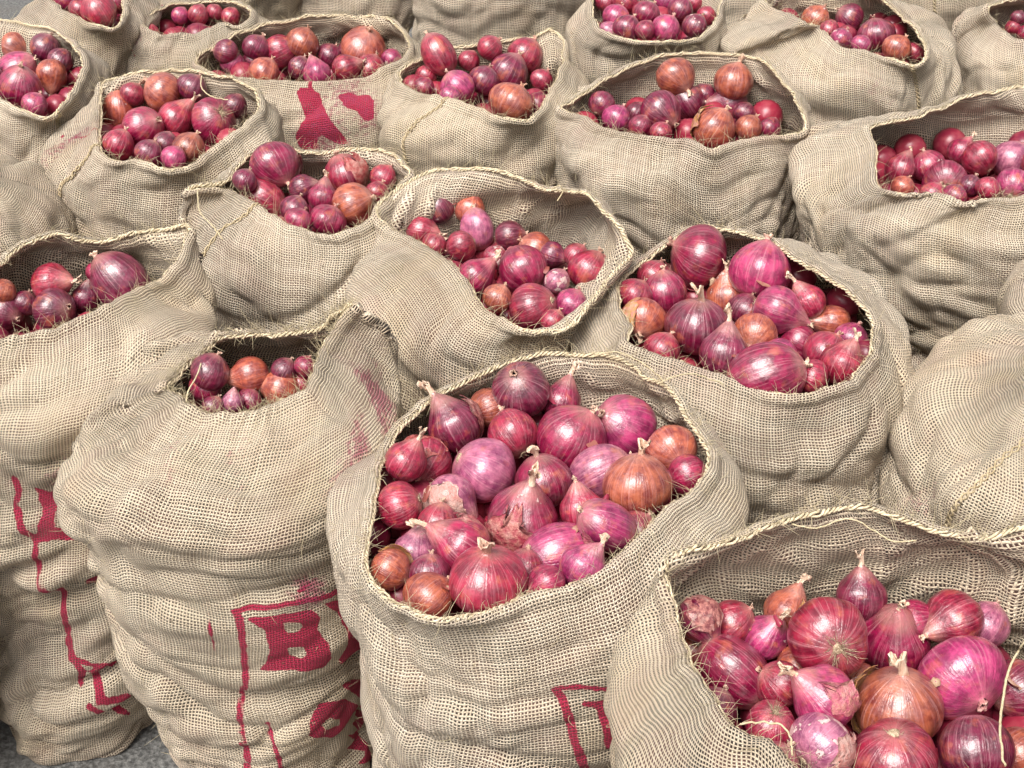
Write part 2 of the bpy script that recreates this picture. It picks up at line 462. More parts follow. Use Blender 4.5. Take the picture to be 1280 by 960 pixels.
# ------------------------------------------------------------------ sacks
# rim: (photo x, photo y, height above the sack's own height in cm); lev: outline rows (y, left x, right x)
SACKS = {
 's1': dict(h=0.75, pile=-0.055, rim=[(-45,352,1),(-62,382,0),(-40,412,0),(0,421,0),(62,412,0),(120,388,0),(175,358,1),(212,338,3),(228,310,5),(234,285,7),(205,284,6),(160,293,5),(120,302,4),(82,295,5),(50,298,5),(25,310,4),(0,330,3)],
    lev=[(370,-70,258),(430,-80,273),(520,-72,262),(600,-45,240),(660,-16,238),(735,1,236),(810,14,236),(855,18,236)], b=0.20, res=(260,170), base=1.06,
    label="tall sack at the left edge, red lettering in a red frame, bottom corner visible", at="left-edge red-lettered sack"),
 's2': dict(fold=0.85, h=0.74, pile=-0.055, rim=[(212,489,-1),(230,496,-1),(246,512,-1),(282,518,-1),(318,512,-1),(352,499,-1),(378,488,0),(392,462,2),(400,436,4),(420,402,7),(441,383,9),(412,397,7),(392,412,5),(330,421,3),(282,421,3),(255,441,1),(230,464,0),(212,479,0)],
    lev=[(478,170,480),(510,112,498),(556,77,503),(590,96,500),(622,122,490),(694,138,485),(740,152,480),(780,170,480),(812,198,478),(862,220,470),(926,240,460),(960,246,455)], b=0.20, res=(330,210),
    label="sack with a large red letter B, raised knotted corner beside its small mouth", at="B-printed sack"),
 's3': dict(fold=0.85, h=0.735, pile=-0.035, rim=[(478,580,0),(472,614,0),(469,655,0),(459,690,0),(463,722,0),(500,752,0),(545,770,0),(600,763,0),(660,742,0),(725,723,0),(768,697,0),(815,648,0),(865,612,0),(884,586,1),(880,558,2),(860,520,2.5),(838,490,3),(805,466,3),(775,448,3),(720,441,3),(665,445,3),(612,463,2),(560,488,1),(520,520,0.5),(492,550,0)],
    lev=[(585,420,905),(620,415,928),(655,418,938),(700,430,935),(760,455,915),(820,452,890),(900,470,870),(960,480,850),(1100,490,830)], b=0.235, res=(360,210),
    label="wide full sack at centre front, heaped highest, thin red print low on its side", at="large centre-front sack"),
 's4': dict(h=0.80, pile=-0.085, rim=[(835,698,3),(836,725,1),(845,762,0),(857,805,-1),(875,842,-1.5),(890,875,-2),(920,907,-2.5),(960,928,-3),(1010,965,-3),(1090,1000,-3),(1190,1015,-3),(1290,1000,-2),(1345,950,-1),(1372,880,1),(1372,780,3),(1340,710,4),(1290,662,6),(1232,668,5),(1185,668,5),(1140,655,5),(1080,637,5),(1040,636,5),(1000,645,5),(955,663,5),(900,680,4),(860,686,4)],
    lev=[(700,833,1385),(750,815,1400),(800,790,1410),(850,775,1410),(900,762,1410),(960,752,1400),(1100,770,1370)], b=0.25, res=(360,210),
    label="large sack cut off by the bottom right corner, its back wall standing high", at="bottom-right corner sack"),
 's5': dict(h=0.73, pile=-0.035, rim=[(775,378,0),(789,408,0),(786,430,0),(810,440,0),(860,454,0),(920,474,0),(972,490,0),(1010,490,0),(1047,478,0),(1075,456,0),(1090,428,1),(1086,398,2),(1062,368,3),(1025,342,3.5),(990,320,4),(965,305,4),(950,300,3),(920,292,3),(885,284,2),(860,288,2),(835,307,1),(797,333,0.5),(777,355,0)],
    lev=[(385,722,1110),(420,708,1120),(470,706,1123),(530,712,1123),(580,722,1112),(640,735,1095),(800,755,1050)], b=0.235, res=(300,180),
    label="full round sack right of centre, frayed yellow edge at its back right", at="round sack right of centre"),
 's6': dict(fold=1.2, h=0.74, pile=-0.06, rim=[(470,262,0),(490,285,-0.5),(530,306,-1),(570,333,-1.5),(588,358,-2),(602,380,-2),(622,395,-2),(650,408,-1.5),(680,412,-1),(712,405,0),(742,372,1),(772,333,2),(789,315,3),(781,293,5),(757,268,6),(731,242,7),(690,239,5),(642,221,4),(605,211,4),(550,209,3),(515,224,2),(488,243,1)],
    lev=[(275,450,792),(310,441,790),(350,446,770),(400,452,752),(450,470,745),(500,490,735),(620,510,730)], b=0.19, res=(260,160),
    label="sack in the middle with tall slanting back flap and notched right edge", at="middle notch-edged sack"),
 's7': dict(fold=1.2, h=0.74, pile=-0.04, rim=[(232,237,1),(262,234,1),(290,238,0),(318,254,-1),(345,272,-1),(370,283,-1),(415,291,-1),(447,282,-1),(472,260,0),(497,230,1),(508,212,2),(480,188,2),(432,185,2),(395,192,2),(365,188,2),(322,189,2),(300,206,2),(286,226,1.5),(262,229,1.5)],
    lev=[(232,222,526),(262,228,524),(300,234,518),(350,256,500),(400,272,480),(480,285,470)], b=0.165, res=(230,140),
    label="sack left of the middle with pinched left corner and stitched side seam", at="pinched-corner sack"),
 's8': dict(h=0.74, pile=-0.045, rim=[(127,106,1),(127,150,-0.5),(125,182,-1),(142,198,-1),(175,200,-1),(208,210,-1),(237,206,-1),(265,184,0),(295,162,1),(322,136,2),(314,112,3),(275,94,3),(225,86,3),(180,89,3),(145,97,2)],
    lev=[(130,80,345),(165,60,352),(210,56,350),(250,70,338),(290,88,325),(380,100,310)], b=0.165, res=(220,130),
    label="sack on the upper left with a faint red streak and corner crease", at="red-streaked upper-left sack"),
 's9': dict(h=0.74, pile=-0.045, rim=[(-52,80,1),(-35,105,0),(0,122,0),(32,138,0),(57,146,0),(76,132,0),(92,106,1),(102,78,2),(86,52,3),(55,32,3),(0,25,3),(-35,42,2)],
    lev=[(75,-70,128),(110,-75,140),(160,-70,138),(200,-60,120),(240,-50,95),(320,-40,80)], b=0.17, res=(190,120),
    label="open sack cut off by the upper left edge, pale curled flap on its right", at="upper-left edge sack"),
 's10': dict(h=0.72, pile=-0.045, rim=[(247,76,0),(256,85,0),(290,96,-1),(340,101,-1),(402,102,-1),(452,97,-1),(480,85,0),(503,70,1),(512,54,3),(482,22,5),(447,19,5),(402,19,5),(365,25,4),(325,33,3),(290,47,2),(260,61,1)],
    lev=[(62,240,524),(90,238,530),(130,250,524),(180,262,510),(260,280,500)], b=0.17, res=(210,120),
    label="wide sack splashed with thick red paint blotches below its long mouth", at="red-blotched wide sack"),
 's11': dict(fold=1.2, h=0.735, pile=-0.03, rim=[(500,96,0),(517,113,0),(555,121,0),(592,133,0),(640,148,0),(665,146,0),(684,120,0),(700,88,2),(703,56,3),(689,34,5),(665,46,3),(630,50,3),(590,53,3),(560,60,2),(530,72,1),(508,84,1)],
    lev=[(85,482,738),(120,476,743),(160,476,742),(200,490,725),(235,505,705),(310,515,695)], b=0.16, res=(210,120),
    label="narrow sack at upper middle with a rosy oblong onion poking out over its mouth", at="narrow upper-middle sack"),
 's12': dict(fold=1.4, h=0.735, pile=-0.055, rim=[(704,136,0),(730,147,-1),(757,161,-1),(812,170,-1),(862,175,-1),(890,184,-1),(920,175,-1),(970,167,-0.5),(1006,160,0.5),(1002,140,2),(984,110,3),(964,86,4),(937,71,4),(862,65,4),(812,75,3),(775,90,2),(737,112,1),(715,126,0.5)],
    lev=[(140,692,1014),(175,686,1016),(215,688,1014),(255,697,1002),(300,712,985),(380,725,970)], b=0.185, res=(240,140),
    label="round sack on the upper right with thick curled hem and two onions set apart", at="curled-hem upper-right sack"),
 's13': dict(fold=1.2, h=0.73, pile=-0.05, rim=[(1090,161,3),(1095,190,1),(1097,228,0),(1125,240,0),(1175,243,0),(1203,253,0),(1232,248,0),(1285,243,0),(1340,235,0),(1390,210,1),(1402,170,2),(1382,135,4),(1340,114,5),(1280,109,5),(1235,115,5),(1190,128,4),(1140,148,4)],
    lev=[(185,1030,1420),(230,1000,1432),(285,992,1435),(330,1010,1430),(380,1030,1425),(440,1075,1410),(500,1120,1390),(580,1150,1380)], b=0.21, res=(260,170),
    label="bulky sack on the right edge with deep dark folds below its mouth", at="bulky right-edge sack"),
 's14': dict(h=0.74, pile=-0.04, rim=[(958,2,1),(985,17,1),(1006,27,2),(1024,31,0),(1036,46,-1),(1052,58,-1),(1082,63,-1),(1112,72,-1),(1142,78,-1),(1157,70,0),(1154,52,1),(1140,32,2),(1112,8,3),(1096,-8,4),(1060,-24,4),(1010,-28,4),(975,-18,3)],
    lev=[(25,915,1168),(60,903,1182),(110,902,1190),(160,915,1188),(210,935,1178),(290,950,1160)], b=0.18, res=(220,130),
    label="plump sack near the top right, its mouth showing two dark purple onions", at="plump top-right sack"),
 's15': dict(h=0.735, pile=-0.035, rim=[(745,-10,0),(746,30,0),(775,46,0),(815,52,0),(850,50,0),(880,40,0),(898,14,0),(897,-15,2),(860,-35,3),(790,-38,3)],
    lev=[(10,712,914),(50,706,914),(90,715,908),(130,728,900),(200,742,890)], b=0.15, res=(180,100),
    label="sack at the top edge right of middle, mouth packed with small onions", at="top-edge middle sack"),
 's16': dict(h=0.72, pile=-0.3, rim=[(545,-60,0),(590,-46,0),(640,-40,0),(690,-48,0),(722,-70,0),(690,-100,2),(600,-108,2),(560,-90,1)],
    lev=[(-35,520,742),(10,511,748),(50,514,744),(90,525,735),(170,540,720)], b=0.14, res=(180,100),
    label="sack behind the narrow upper-middle one, only its folded side in view", at=""),
 's17': dict(h=0.70, pile=-0.03, rim=[(178,28,1),(192,39,0),(216,43,-0.5),(250,40,-0.5),(278,29,0),(298,32,0),(312,18,1),(297,4,1),(262,2,1),(216,6,1),(190,16,1)],
    lev=[(30,165,332),(60,147,342),(90,141,342),(120,150,335),(200,165,320)], b=0.14, res=(180,100),
    label="small-mouthed sack at top left with folded pocket flap and faint red mark", at="small-mouthed folded sack"),
 's18': dict(h=0.74, pile=-0.03, rim=[(58,-8,0),(78,10,0),(104,24,0),(130,32,0),(147,30,0),(153,5,1),(150,-25,2),(110,-42,2),(60,-32,1)],
    lev=[(-5,5,205),(30,22,200),(70,50,185),(110,75,170),(190,90,160)], b=0.15, res=(180,100),
    label="sack at the top left corner, two glossy onions at its front edge", at="top-left corner sack"),
 's19': dict(h=0.70, pile=-0.3, rim=[(225,-70,0),(270,-60,0),(330,-60,0),(355,-80,0),(320,-105,1),(250,-105,1)],
    lev=[(-45,190,375),(-10,186,380),(20,195,376),(60,205,365),(130,215,350)], b=0.13, res=(120,70),
    label="pale sack side at the top edge behind the small-mouthed folded sack", at=""),
 's20': dict(h=0.66, pile=-0.3, rim=[(385,-60,0),(420,-50,0),(470,-52,0),(505,-70,0),(470,-95,1),(410,-92,1)],
    lev=[(-40,362,518),(-5,358,522),(25,365,518),(60,375,510),(130,385,500)], b=0.12, res=(120,70),
    label="dim sack side at the top edge behind the red-blotched sack", at=""),
 's21': dict(h=0.73, pile=-0.05, rim=[(1236,10,4),(1246,26,1),(1262,44,0),(1290,52,0),(1335,55,0),(1372,34,0),(1365,5,2),(1325,-8,3),(1275,-2,4)],
    lev=[(40,1205,1400),(80,1190,1412),(120,1186,1415),(160,1195,1410),(240,1215,1390)], b=0.16, res=(180,100),
    label="sack cut off by the right edge near the top, stiff pointed hem corner", at="top right-edge sack"),
 's22': dict(h=0.74, pile=-0.3, rim=[(1118,-60,0),(1160,-50,0),(1215,-55,0),(1245,-75,0),(1215,-100,1),(1140,-98,1)],
    lev=[(-35,1080,1275),(10,1078,1280),(60,1090,1278),(110,1105,1270),(180,1120,1250)], b=0.14, res=(120,70),
    label="sack behind the plump top-right sack, only its seamed side in view", at=""),
 's27': dict(h=0.72, pile=-0.3, rim=[(865,-75,0),(900,-65,0),(960,-68,0),(1000,-85,0),(960,-108,1),(890,-105,1)],
    lev=[(-50,835,1015),(-10,830,1020),(40,835,1018),(100,850,1000)], b=0.14, res=(120,70),
    label="sack barely seen at the top edge between two open sacks on the right", at=""),
 's23': dict(h=0.76, pile=-0.3, rim=[(1292,462,0),(1300,492,-1),(1345,512,-1),(1410,505,-1),(1455,470,0),(1430,440,1),(1365,428,1),(1310,440,1)],
    lev=[(462,1262,1490),(490,1205,1500),(520,1158,1505),(560,1122,1505),(600,1100,1500),(640,1086,1495),(720,1082,1480)], b=0.21, res=(260,160),
    label="pale rounded sack shoulder at the right edge with a knotted seam", at=""),
 's24': dict(h=0.74, pile=-0.3, rim=[(1318,355,0),(1340,378,0),(1400,385,0),(1440,360,0),(1410,330,1),(1345,328,1)],
    lev=[(372,1272,1480),(400,1262,1490),(430,1257,1490),(470,1262,1480),(560,1270,1460)], b=0.17, res=(120,80),
    label="thin sliver of a sack at the right edge above the pale shoulder", at=""),
 's25': dict(h=0.72, pile=-0.3, rim=[(-130,215,0),(-105,232,0),(-60,240,0),(-25,228,0),(-30,205,0),(-80,196,1)],
    lev=[(222,-150,-5),(240,-160,35),(262,-160,62),(290,-155,84),(330,-150,92),(420,-135,88)], b=0.17, res=(150,100),
    label="smooth sack shoulder at the left edge behind the red-lettered sack", at=""),
 's26': dict(h=0.52, pile=-0.3, rim=[(-290,620,0),(-270,655,0),(-220,670,0),(-130,655,0),(-95,620,0),(-120,590,1),(-240,590,1)],
    lev=[(610,-330,-50),(650,-330,-20),(700,-325,-6),(750,-320,-10),(800,-350,-24),(900,-330,-32)], b=0.19, res=(110,80),
    label="edge of a red-marked sack at the very left, beside the red-lettered sack", at=""),
}

# flat print: strokes (points, width px) and blobs (outer, [holes]) in photo pixels, laid into the cloth's own coordinates
def star(cx, cy, r0, r1, n):
    return [(cx + (r1 if k % 2 else r0) * math.cos(math.pi * k / n), cy + 1.15 * (r1 if k % 2 else r0) * math.sin(math.pi * k / n)) for k in range(2 * n)]

PRINT = {
 's2': dict(strokes=[([(296,764),(303,785),(306,815),(309,850),(304,880),(303,905),(308,935),(306,962)],6.5), ([(294,764),(330,757),(380,750),(440,736)],5), ([(262,771),(267,790),(271,812)],2.6), ([(336,906),(340,930),(346,962)],4.5),
                   ([(372,739),(388,732)],3)],
            blobs=[([(308,771),(392,762),(403,774),(400,790),(409,801),(413,818),(406,832),(360,838),(325,841),(334,830),(337,812),(330,785),(318,779)],[[(353,779),(374,777),(380,786),(374,793),(358,794)],[(360,811),(382,809),(385,818),(378,823),(362,823)]]),
                   ([(408,756),(430,752),(470,736),(474,800),(450,812),(424,828),(422,822),(430,808),(430,785),(425,768)],[]),
                   ([(384,914),(388,898),(402,878),(424,869),(442,882),(438,902),(424,920),(400,920)],[[(400,902),(410,893),(423,896),(421,905),(408,907)]]),
                   ([(425,855),(462,842),(462,872),(446,874)],[]),
                   (star(488,922,50,37,22),[star(488,922,33,32,12)]),
                   ([(488+29*math.cos(a*math.pi/8), 922+33*math.sin(a*math.pi/8)) for a in range(16)],[[(488+22*math.cos(a*math.pi/8), 922+25*math.sin(a*math.pi/8)) for a in range(16)]])],
            smear=[(470,490,26,1.0),(478,520,20,0.9),(452,556,24,0.9),(432,600,20,0.7),(470,455,12,0.6),(213,560,13,0.5),(213,590,11,0.45),(292,560,18,0.45),(300,600,20,0.35),(388,740,20,1.0)]),
 's3': dict(strokes=[([(690,859),(725,856),(776,861)],4.5), ([(696,862),(706,882),(714,905),(718,925),(727,948),(733,975)],7), ([(732,880),(775,885)],6), ([(753,884),(758,902),(764,930)],11)],
            blobs=[], smear=[(560,790,30,0.2),(730,790,35,0.25)]),
 's1': dict(strokes=[([(16,598),(19,618),(14,640),(28,662),(44,676),(46,700),(56,728),(76,744),(81,775),(85,805),(92,826),(108,838)],6), ([(96,824),(140,827),(185,829)],3),
                     ([(106,838),(101,862)],7), ([(148,836),(122,833),(127,862),(128,870),(156,866)],8), ([(160,837),(182,835)],6), ([(171,836),(173,860)],7), ([(186,855),(190,870),(196,890)],7), ([(112,877),(134,888),(160,893)],5)],
            blobs=[([(33,607),(46,617),(75,625),(112,620),(112,674),(45,674),(42,658),(47,645),(42,622)],[[(63,642),(92,640),(92,661),(63,661)]]), ([(106,727),(119,708),(130,738)],[])],
            smear=[(80,600,26,0.6),(60,640,25,0.5),(8,600,15,0.4),(180,420,18,0.3)]),
 's10': dict(strokes=[([(388,103),(388,112)],2)], blobs=[([(371,114),(378,109),(388,112),(400,117),(403,132),(412,148),(424,163),(438,180),(420,181),(402,168),(397,172),(398,186),(388,190),(373,186),(369,172),(374,158),(382,148),(378,134),(374,124)],[]), ([(421,119),(432,116),(441,115),(448,121),(460,117),(468,128),(467,148),(458,152),(447,139),(432,136)],[])],
             smear=[(400,175,40,0.8),(430,120,30,0.7),(460,140,20,0.7)]),
 's8': dict(strokes=[([(78,171),(95,173),(108,168),(126,160)],2.6)], blobs=[], smear=[(90,170,22,0.7),(62,190,16,0.5)]),
 's17': dict(strokes=[([(164,44),(162,54),(167,68)],2.6), ([(174,17),(192,12)],4)], blobs=[], smear=[(170,45,14,0.7)]),
 's26': dict(strokes=[([(-6,660),(-2,700),(-6,745)],12)], blobs=[], smear=[]),
 's14': dict(strokes=[], blobs=[], smear=[(1100,110,30,0.35),(1020,120,25,0.3)]),
 's5': dict(strokes=[], blobs=[], smear=[(800,480,30,0.35),(1060,520,30,0.2)]),
 's23': dict(strokes=[], blobs=[], smear=[(1150,630,35,0.5),(1250,600,25,0.2)]),
 's7': dict(strokes=[], blobs=[], smear=[(470,300,15,0.3)]),
}


def closed_curve(P, per=14):
    n = len(P); out = []
    for i in range(n):
        p0, p1, p2, p3 = P[i - 1], P[i], P[(i + 1) % n], P[(i + 2) % n]
        for k in range(per):
            t = k / per
            out.append(0.5 * ((2 * p1) + (-p0 + p2) * t + (2 * p0 - 5 * p1 + 4 * p2 - p3) * t * t + (-p0 + 3 * p1 - 3 * p2 + p3) * t ** 3))
    return np.array(out)


def seg_dist(Q, a, b):
    ab = b - a
    t = np.clip(((Q - a) @ ab) / (ab @ ab + 1e-12), 0, 1)
    return np.linalg.norm(Q - (a + t[:, None] * ab), axis=1)


def poly_sd(Q, P):
    d = np.full(len(Q), 1e9); inside = np.zeros(len(Q), bool)
    n = len(P)
    for i in range(n):
        a, b = P[i], P[(i + 1) % n]
        d = np.minimum(d, seg_dist(Q, a, b))
        c = ((a[1] > Q[:, 1]) != (b[1] > Q[:, 1])) & (Q[:, 0] < (b[0] - a[0]) * (Q[:, 1] - a[1]) / (b[1] - a[1] + 1e-12) + a[0])
        inside ^= c
    return np.where(inside, -d, d)


SEAMS = {'s7': [(268, 300)], 's8': [(95, 215)], 's23': [(1272, 560)], 's14': [(1147, 110)], 's22': [(1168, 20)], 's6': [], 's9': [(72, 160)], 's11': [(541, 140)]}
BUILT = {}


def build_sack(key, S, seed):
    h = S['h']; N, ROWS = S['res']
    rimc = np.array([on_height(x, y, h + dh / 100) for x, y, dh in S['rim']])
    A = np.sum(rimc[:, 0] * np.roll(rimc[:, 1], -1) - np.roll(rimc[:, 0], -1) * rimc[:, 1])
    if A < 0: rimc = rimc[::-1]
    curve = closed_curve(rimc)
    seg = np.linalg.norm(np.roll(curve, -1, 0) - curve, axis=1)
    L = np.concatenate([[0], np.cumsum(seg)])
    yc = 0.5 * (curve[:, 1].min() + curve[:, 1].max()) + S.get('dy', 0)
    cen = np.array([curve[:, 0].mean(), 0.5 * (curve[:, 1].min() + curve[:, 1].max())])
    # start at the back
    k0 = int(np.argmax(curve[:, 1]))
    curve = np.roll(curve, -k0, 0); seg = np.roll(seg, -k0)
    L = np.concatenate([[0], np.cumsum(seg)]); tot = L[-1]
    cc = np.vstack([curve, curve[:1]])
    t = np.arange(N) / N * tot
    rim = np.stack([np.interp(t, L, cc[:, k]) for k in range(3)], -1)
    # hem waviness
    aa = np.arange(N) / N * 2 * math.pi
    cyc = np.stack([np.cos(aa), np.sin(aa), np.zeros(N)], -1)
    wob = gnoise(cyc * 3.2 + seed * 1.7, seed) * 0.006 + gnoise(cyc * 9 + seed, seed + 1) * 0.0028
    wobr = gnoise(cyc * 4.1 + 5 + seed, seed + 2) * 0.006 + gnoise(cyc * 11 + seed, seed + 4) * 0.003
    rad = rim[:, :2] - cen; rl = np.linalg.norm(rad, axis=1, keepdims=True)
    rim[:, 2] += wob
    rim[:, :2] += rad / rl * wobr[:, None]
    raw = np.unwrap(np.arctan2(rad[:, 1] / 1.0, rad[:, 0]))
    raw0 = raw[0]
    k = (raw * 0.65 + (aa + raw0) * 0.35)
    k = np.maximum.accumulate(k)
    ker = np.ones(9) / 9
    ext = np.concatenate([k[-4:] - 2 * math.pi, k, k[:4] + 2 * math.pi])
    phi = np.convolve(ext, ker, 'valid')
    # outline
    zl, xl, xr = [], [], []
    for py, a, b in S['lev']:
        pa, pb = on_depth(a, py, yc), on_depth(b, py, yc)
        zl.append(pa[2]); xl.append(pa[0]); xr.append(pb[0])
    zl, xl, xr = (np.array(q)[::-1] for q in (zl, xl, xr))
    b = S['b']
    nz = 11
    zs = np.concatenate([np.linspace(h - 0.045, 0.04, nz), [0.0]])
    ctrl = [rim]
    for j, z in enumerate(zs):
        x0, x1 = np.interp(z, zl, xl), np.interp(z, zl, xr)
        a = 0.5 * (x1 - x0); cx = 0.5 * (x0 + x1)
        bb = b * (0.93 if j == 0 else 1.0)
        if z < 0.02: a *= 0.93; bb *= 0.93
        bb *= 1 + (S.get('base', 1.0) - 1) * (1 - z / h)
        e = 2 / 2.35
        X0 = cx + a * np.sign(np.cos(phi)) * np.abs(np.cos(phi)) ** e
        bback = min(bb, max(0.13, 0.5 * (curve[:, 1].max() - curve[:, 1].min()) + 0.012)) if 'pile' in S and S['pile'] > -0.2 else bb
        Y0 = yc + np.where(np.sin(phi) > 0, bback, bb) * np.sign(np.sin(phi)) * np.abs(np.sin(phi)) ** e
        zz = z * (rim[:, 2] / h)
        zz = np.minimum(zz, rim[:, 2] - 0.035)
        ctrl.append(np.stack([X0, Y0, zz], -1))
    ctrl = np.array(ctrl)                                   # (K, N, 3)
    K = len(ctrl)
    # more rows near the top
    s = np.linspace(0, 1, ROWS) ** 1.12 * (K - 1)
    i1 = np.minimum(s.astype(int), K - 2); f = (s - i1)[:, None, None]
    p0 = ctrl[np.maximum(i1 - 1, 0)]; p1 = ctrl[i1]; p2 = ctrl[i1 + 1]; p3 = ctrl[np.minimum(i1 + 2, K - 1)]
    G = 0.5 * ((2 * p1) + (p2 - p0) * f + (2 * p0 - 5 * p1 + 4 * p2 - p3) * f ** 2 + (-p0 + 3 * p1 - 3 * p2 + p3) * f ** 3)
    G[..., 2] = np.maximum(G[..., 2], 0.002)

    def normals(G):
        du = np.roll(G, -1, 1) - np.roll(G, 1, 1)
        dv = np.gradient(G, axis=0)
        n = np.cross(du, -dv)
        n /= np.linalg.norm(n, axis=-1, keepdims=True) + 1e-12
        return n
    Nn = normals(G)
    Gs = G.copy()
    # arc length below the rim
    dl = np.linalg.norm(np.diff(G, axis=0), axis=-1)
    V = np.concatenate([np.zeros((1, N)), np.cumsum(dl, 0)], 0)
    per = np.linalg.norm(np.roll(ctrl[K // 2], -1, 0) - ctrl[K // 2], axis=1).sum()
    Uc = np.arange(N) / N * per
    UU = np.broadcast_to(Uc, V.shape)
    R = per / (2 * math.pi)
    cyl = np.stack([R * np.cos(aa)[None] + 0 * V, R * np.sin(aa)[None] + 0 * V, V], -1) + seed * 3.1
    mask = np.clip((V - 0.012) / 0.06, 0, 1)
    low = np.clip((V - 0.10) / 0.30, 0, 1)
    # big slow bulges
    d = gnoise(cyl * np.array([7, 7, 9.0]), seed + 10) * 0.017 * mask
    # slumped horizontal creases: puffy ridges and tight valleys, tilted a little
    wcy = cyl + 0.085 * np.stack([gnoise(cyl * 6, seed + 20), gnoise(cyl * 6 + 9, seed + 21), gnoise(cyl * 6 + 17, seed + 22)], -1)
    n1 = gnoise(wcy * np.array([4.4, 4.4, 9.0]), seed + 11)
    n2 = gnoise(wcy * np.array([8.0, 8.0, 19.0]) + 31, seed + 12)
    cre = -(1 - np.clip(np.abs(n1) * 2.4, 0, 1)) ** 2
    cre2 = -(1 - np.clip(np.abs(n2) * 3.0, 0, 1)) ** 2
    amp = 0.35 + 0.65 * low
    d += (cre * 0.022 + cre2 * 0.008) * S.get('fold', 1.0) * amp * mask + 0.003 * mask
    # oblique drag folds from the hem
    n3 = gnoise(np.stack([cyl[..., 0] * 11 + V * 7, cyl[..., 1] * 11 - V * 5, V * 2.6], -1) + 50, seed + 13)
    d += -(1 - np.clip(np.abs(n3) * 2.6, 0, 1)) ** 2 * 0.013 * np.clip(1.2 - V / 0.28, 0, 1) * mask
    # onions pressing from inside
    n4 = gnoise(cyl * 17 + 70, seed + 14)
    d += np.abs(n4) * 0.016 * mask
    d += gnoise(cyl * 45, seed + 15) * 0.0016 * mask
    G = G + Nn * d[..., None]
    # doubled hem stands proud of the cloth below
    hem = (0.0028 + 0.0045 * np.sin(np.clip(V / 0.017, 0, 1) * math.pi) ** 0.7) * (1 - np.clip((V - 0.017) / 0.004, 0, 1))
    G = G + Nn * hem[..., None]
    G[..., 2] = np.maximum(G[..., 2], 0.002)
    Nn = normals(G)
    dl2 = np.linalg.norm(np.diff(G, axis=0), axis=-1)
    V2 = np.concatenate([np.zeros((1, N)), np.cumsum(dl2, 0)], 0)
    V2 = 0.5 * V + 0.5 * V2
    fc_ = int(np.argmin(np.abs(phi - 1.5 * math.pi)))          # front centre column
    ring_ = np.linalg.norm(np.roll(Gs, -1, 1) - Gs, axis=-1)
    cum = np.concatenate([np.zeros((ROWS, 1)), np.cumsum(ring_, 1)], 1)
    Ufull = cum - cum[:, fc_:fc_ + 1] + 2.0                     # (ROWS, N+1)
    rf = int(np.searchsorted(V.mean(1), 0.13))
    wf = np.clip((-np.sin(np.append(phi, phi[0] + 2 * math.pi)) + 0.35) / 0.9, 0, 1)[None]
    wf = wf * wf * (3 - 2 * wf)
    Ufull = wf * Ufull + (1 - wf) * Ufull[rf:rf + 1]
    UU = Ufull[:, :N]; Uend = Ufull[:, N]
    V = V2
    M = int(np.searchsorted(V.mean(1), 0.24))
    inner = G[:M] - Nn[:M] * (0.0045 + np.clip(V[:M], 0, 0.012)[..., None] * 0.15)
    inner[0, :, 2] += 0.0
    allv = np.concatenate([inner[::-1].reshape(-1, 3), G.reshape(-1, 3)])
    rows = M + ROWS
    UVv = np.concatenate([np.stack([UU[:M][::-1], V[:M][::-1] + 3.0], -1).reshape(-1, 2), np.stack([UU, V], -1).reshape(-1, 2)])
    i = np.arange(rows - 1)[:, None] * N; j = np.arange(N)[None]; j2 = (j + 1) % N
    Fc = np.stack([i + j, i + N + j, i + N + j2, i + j2], -1).reshape(-1, 4)
    base = np.array([cen[0], yc, 0.0])
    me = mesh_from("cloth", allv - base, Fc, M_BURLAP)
    uvl = me.uv_layers.new(name="weave")
    luv = UVv[Fc.ravel()].copy()
    wrap = (np.broadcast_to(j2 == 0, (rows - 1, N)).reshape(-1))
    luv = luv.reshape(-1, 4, 2)
    ue = np.concatenate([Uend[:M][::-1], Uend])
    luv[wrap, 2, 0] = ue[1:]; luv[wrap, 3, 0] = ue[:-1]
    uvl.data.foreach_set('uv', luv.reshape(-1).astype(np.float32))
    # print
    ink = np.full(len(allv), 0.05, np.float32); sme = np.zeros(len(allv), np.float32)
    if key in PRINT:
        pr = PRINT[key]
        Gf = G.reshape(-1, 3); Nf = Nn.reshape(-1, 3)
        front = ((EYE - Gf) * Nf).sum(1) > 0.02
        front &= np.broadcast_to(np.sin(phi) < 0.2, (ROWS, N)).reshape(-1)
        px = project(Gf); uvf = np.stack([UU, V], -1).reshape(-1, 2)
        idx = np.where(front)[0]; dist = np.linalg.norm(Gf[idx] - EYE, axis=1)
        cell = (np.floor(px[idx] / 6).astype(int) + 500) @ np.array([1, 5000])
        uq, inv = np.unique(cell, return_inverse=True)
        near = np.full(len(uq), 1e9); np.minimum.at(near, inv.ravel(), dist)
        keep = dist < near[inv.ravel()] + 0.012
        idx = idx[keep]; pxf = px[idx]
        scale = float(np.median(dist)) / F
        def to_uv(p):
            dd = ((pxf - np.array(p)) ** 2).sum(1)
            nb = np.argsort(dd)[:5]
            # local linear fit for sub-vertex precision
            w = 1 / (dd[nb] + 0.3)
            return (uvf[idx[nb]] * w[:, None]).sum(0) / w.sum()
        Q = uvf
        # smooth map photo -> cloth coordinates around the print, so that the print lies on the cloth and rides over its folds
        allp = np.array([p for st, w in pr['strokes'] for p in st] + [p for o_, h_ in pr['blobs'] for p in o_]) if pr['strokes'] or pr['blobs'] else None
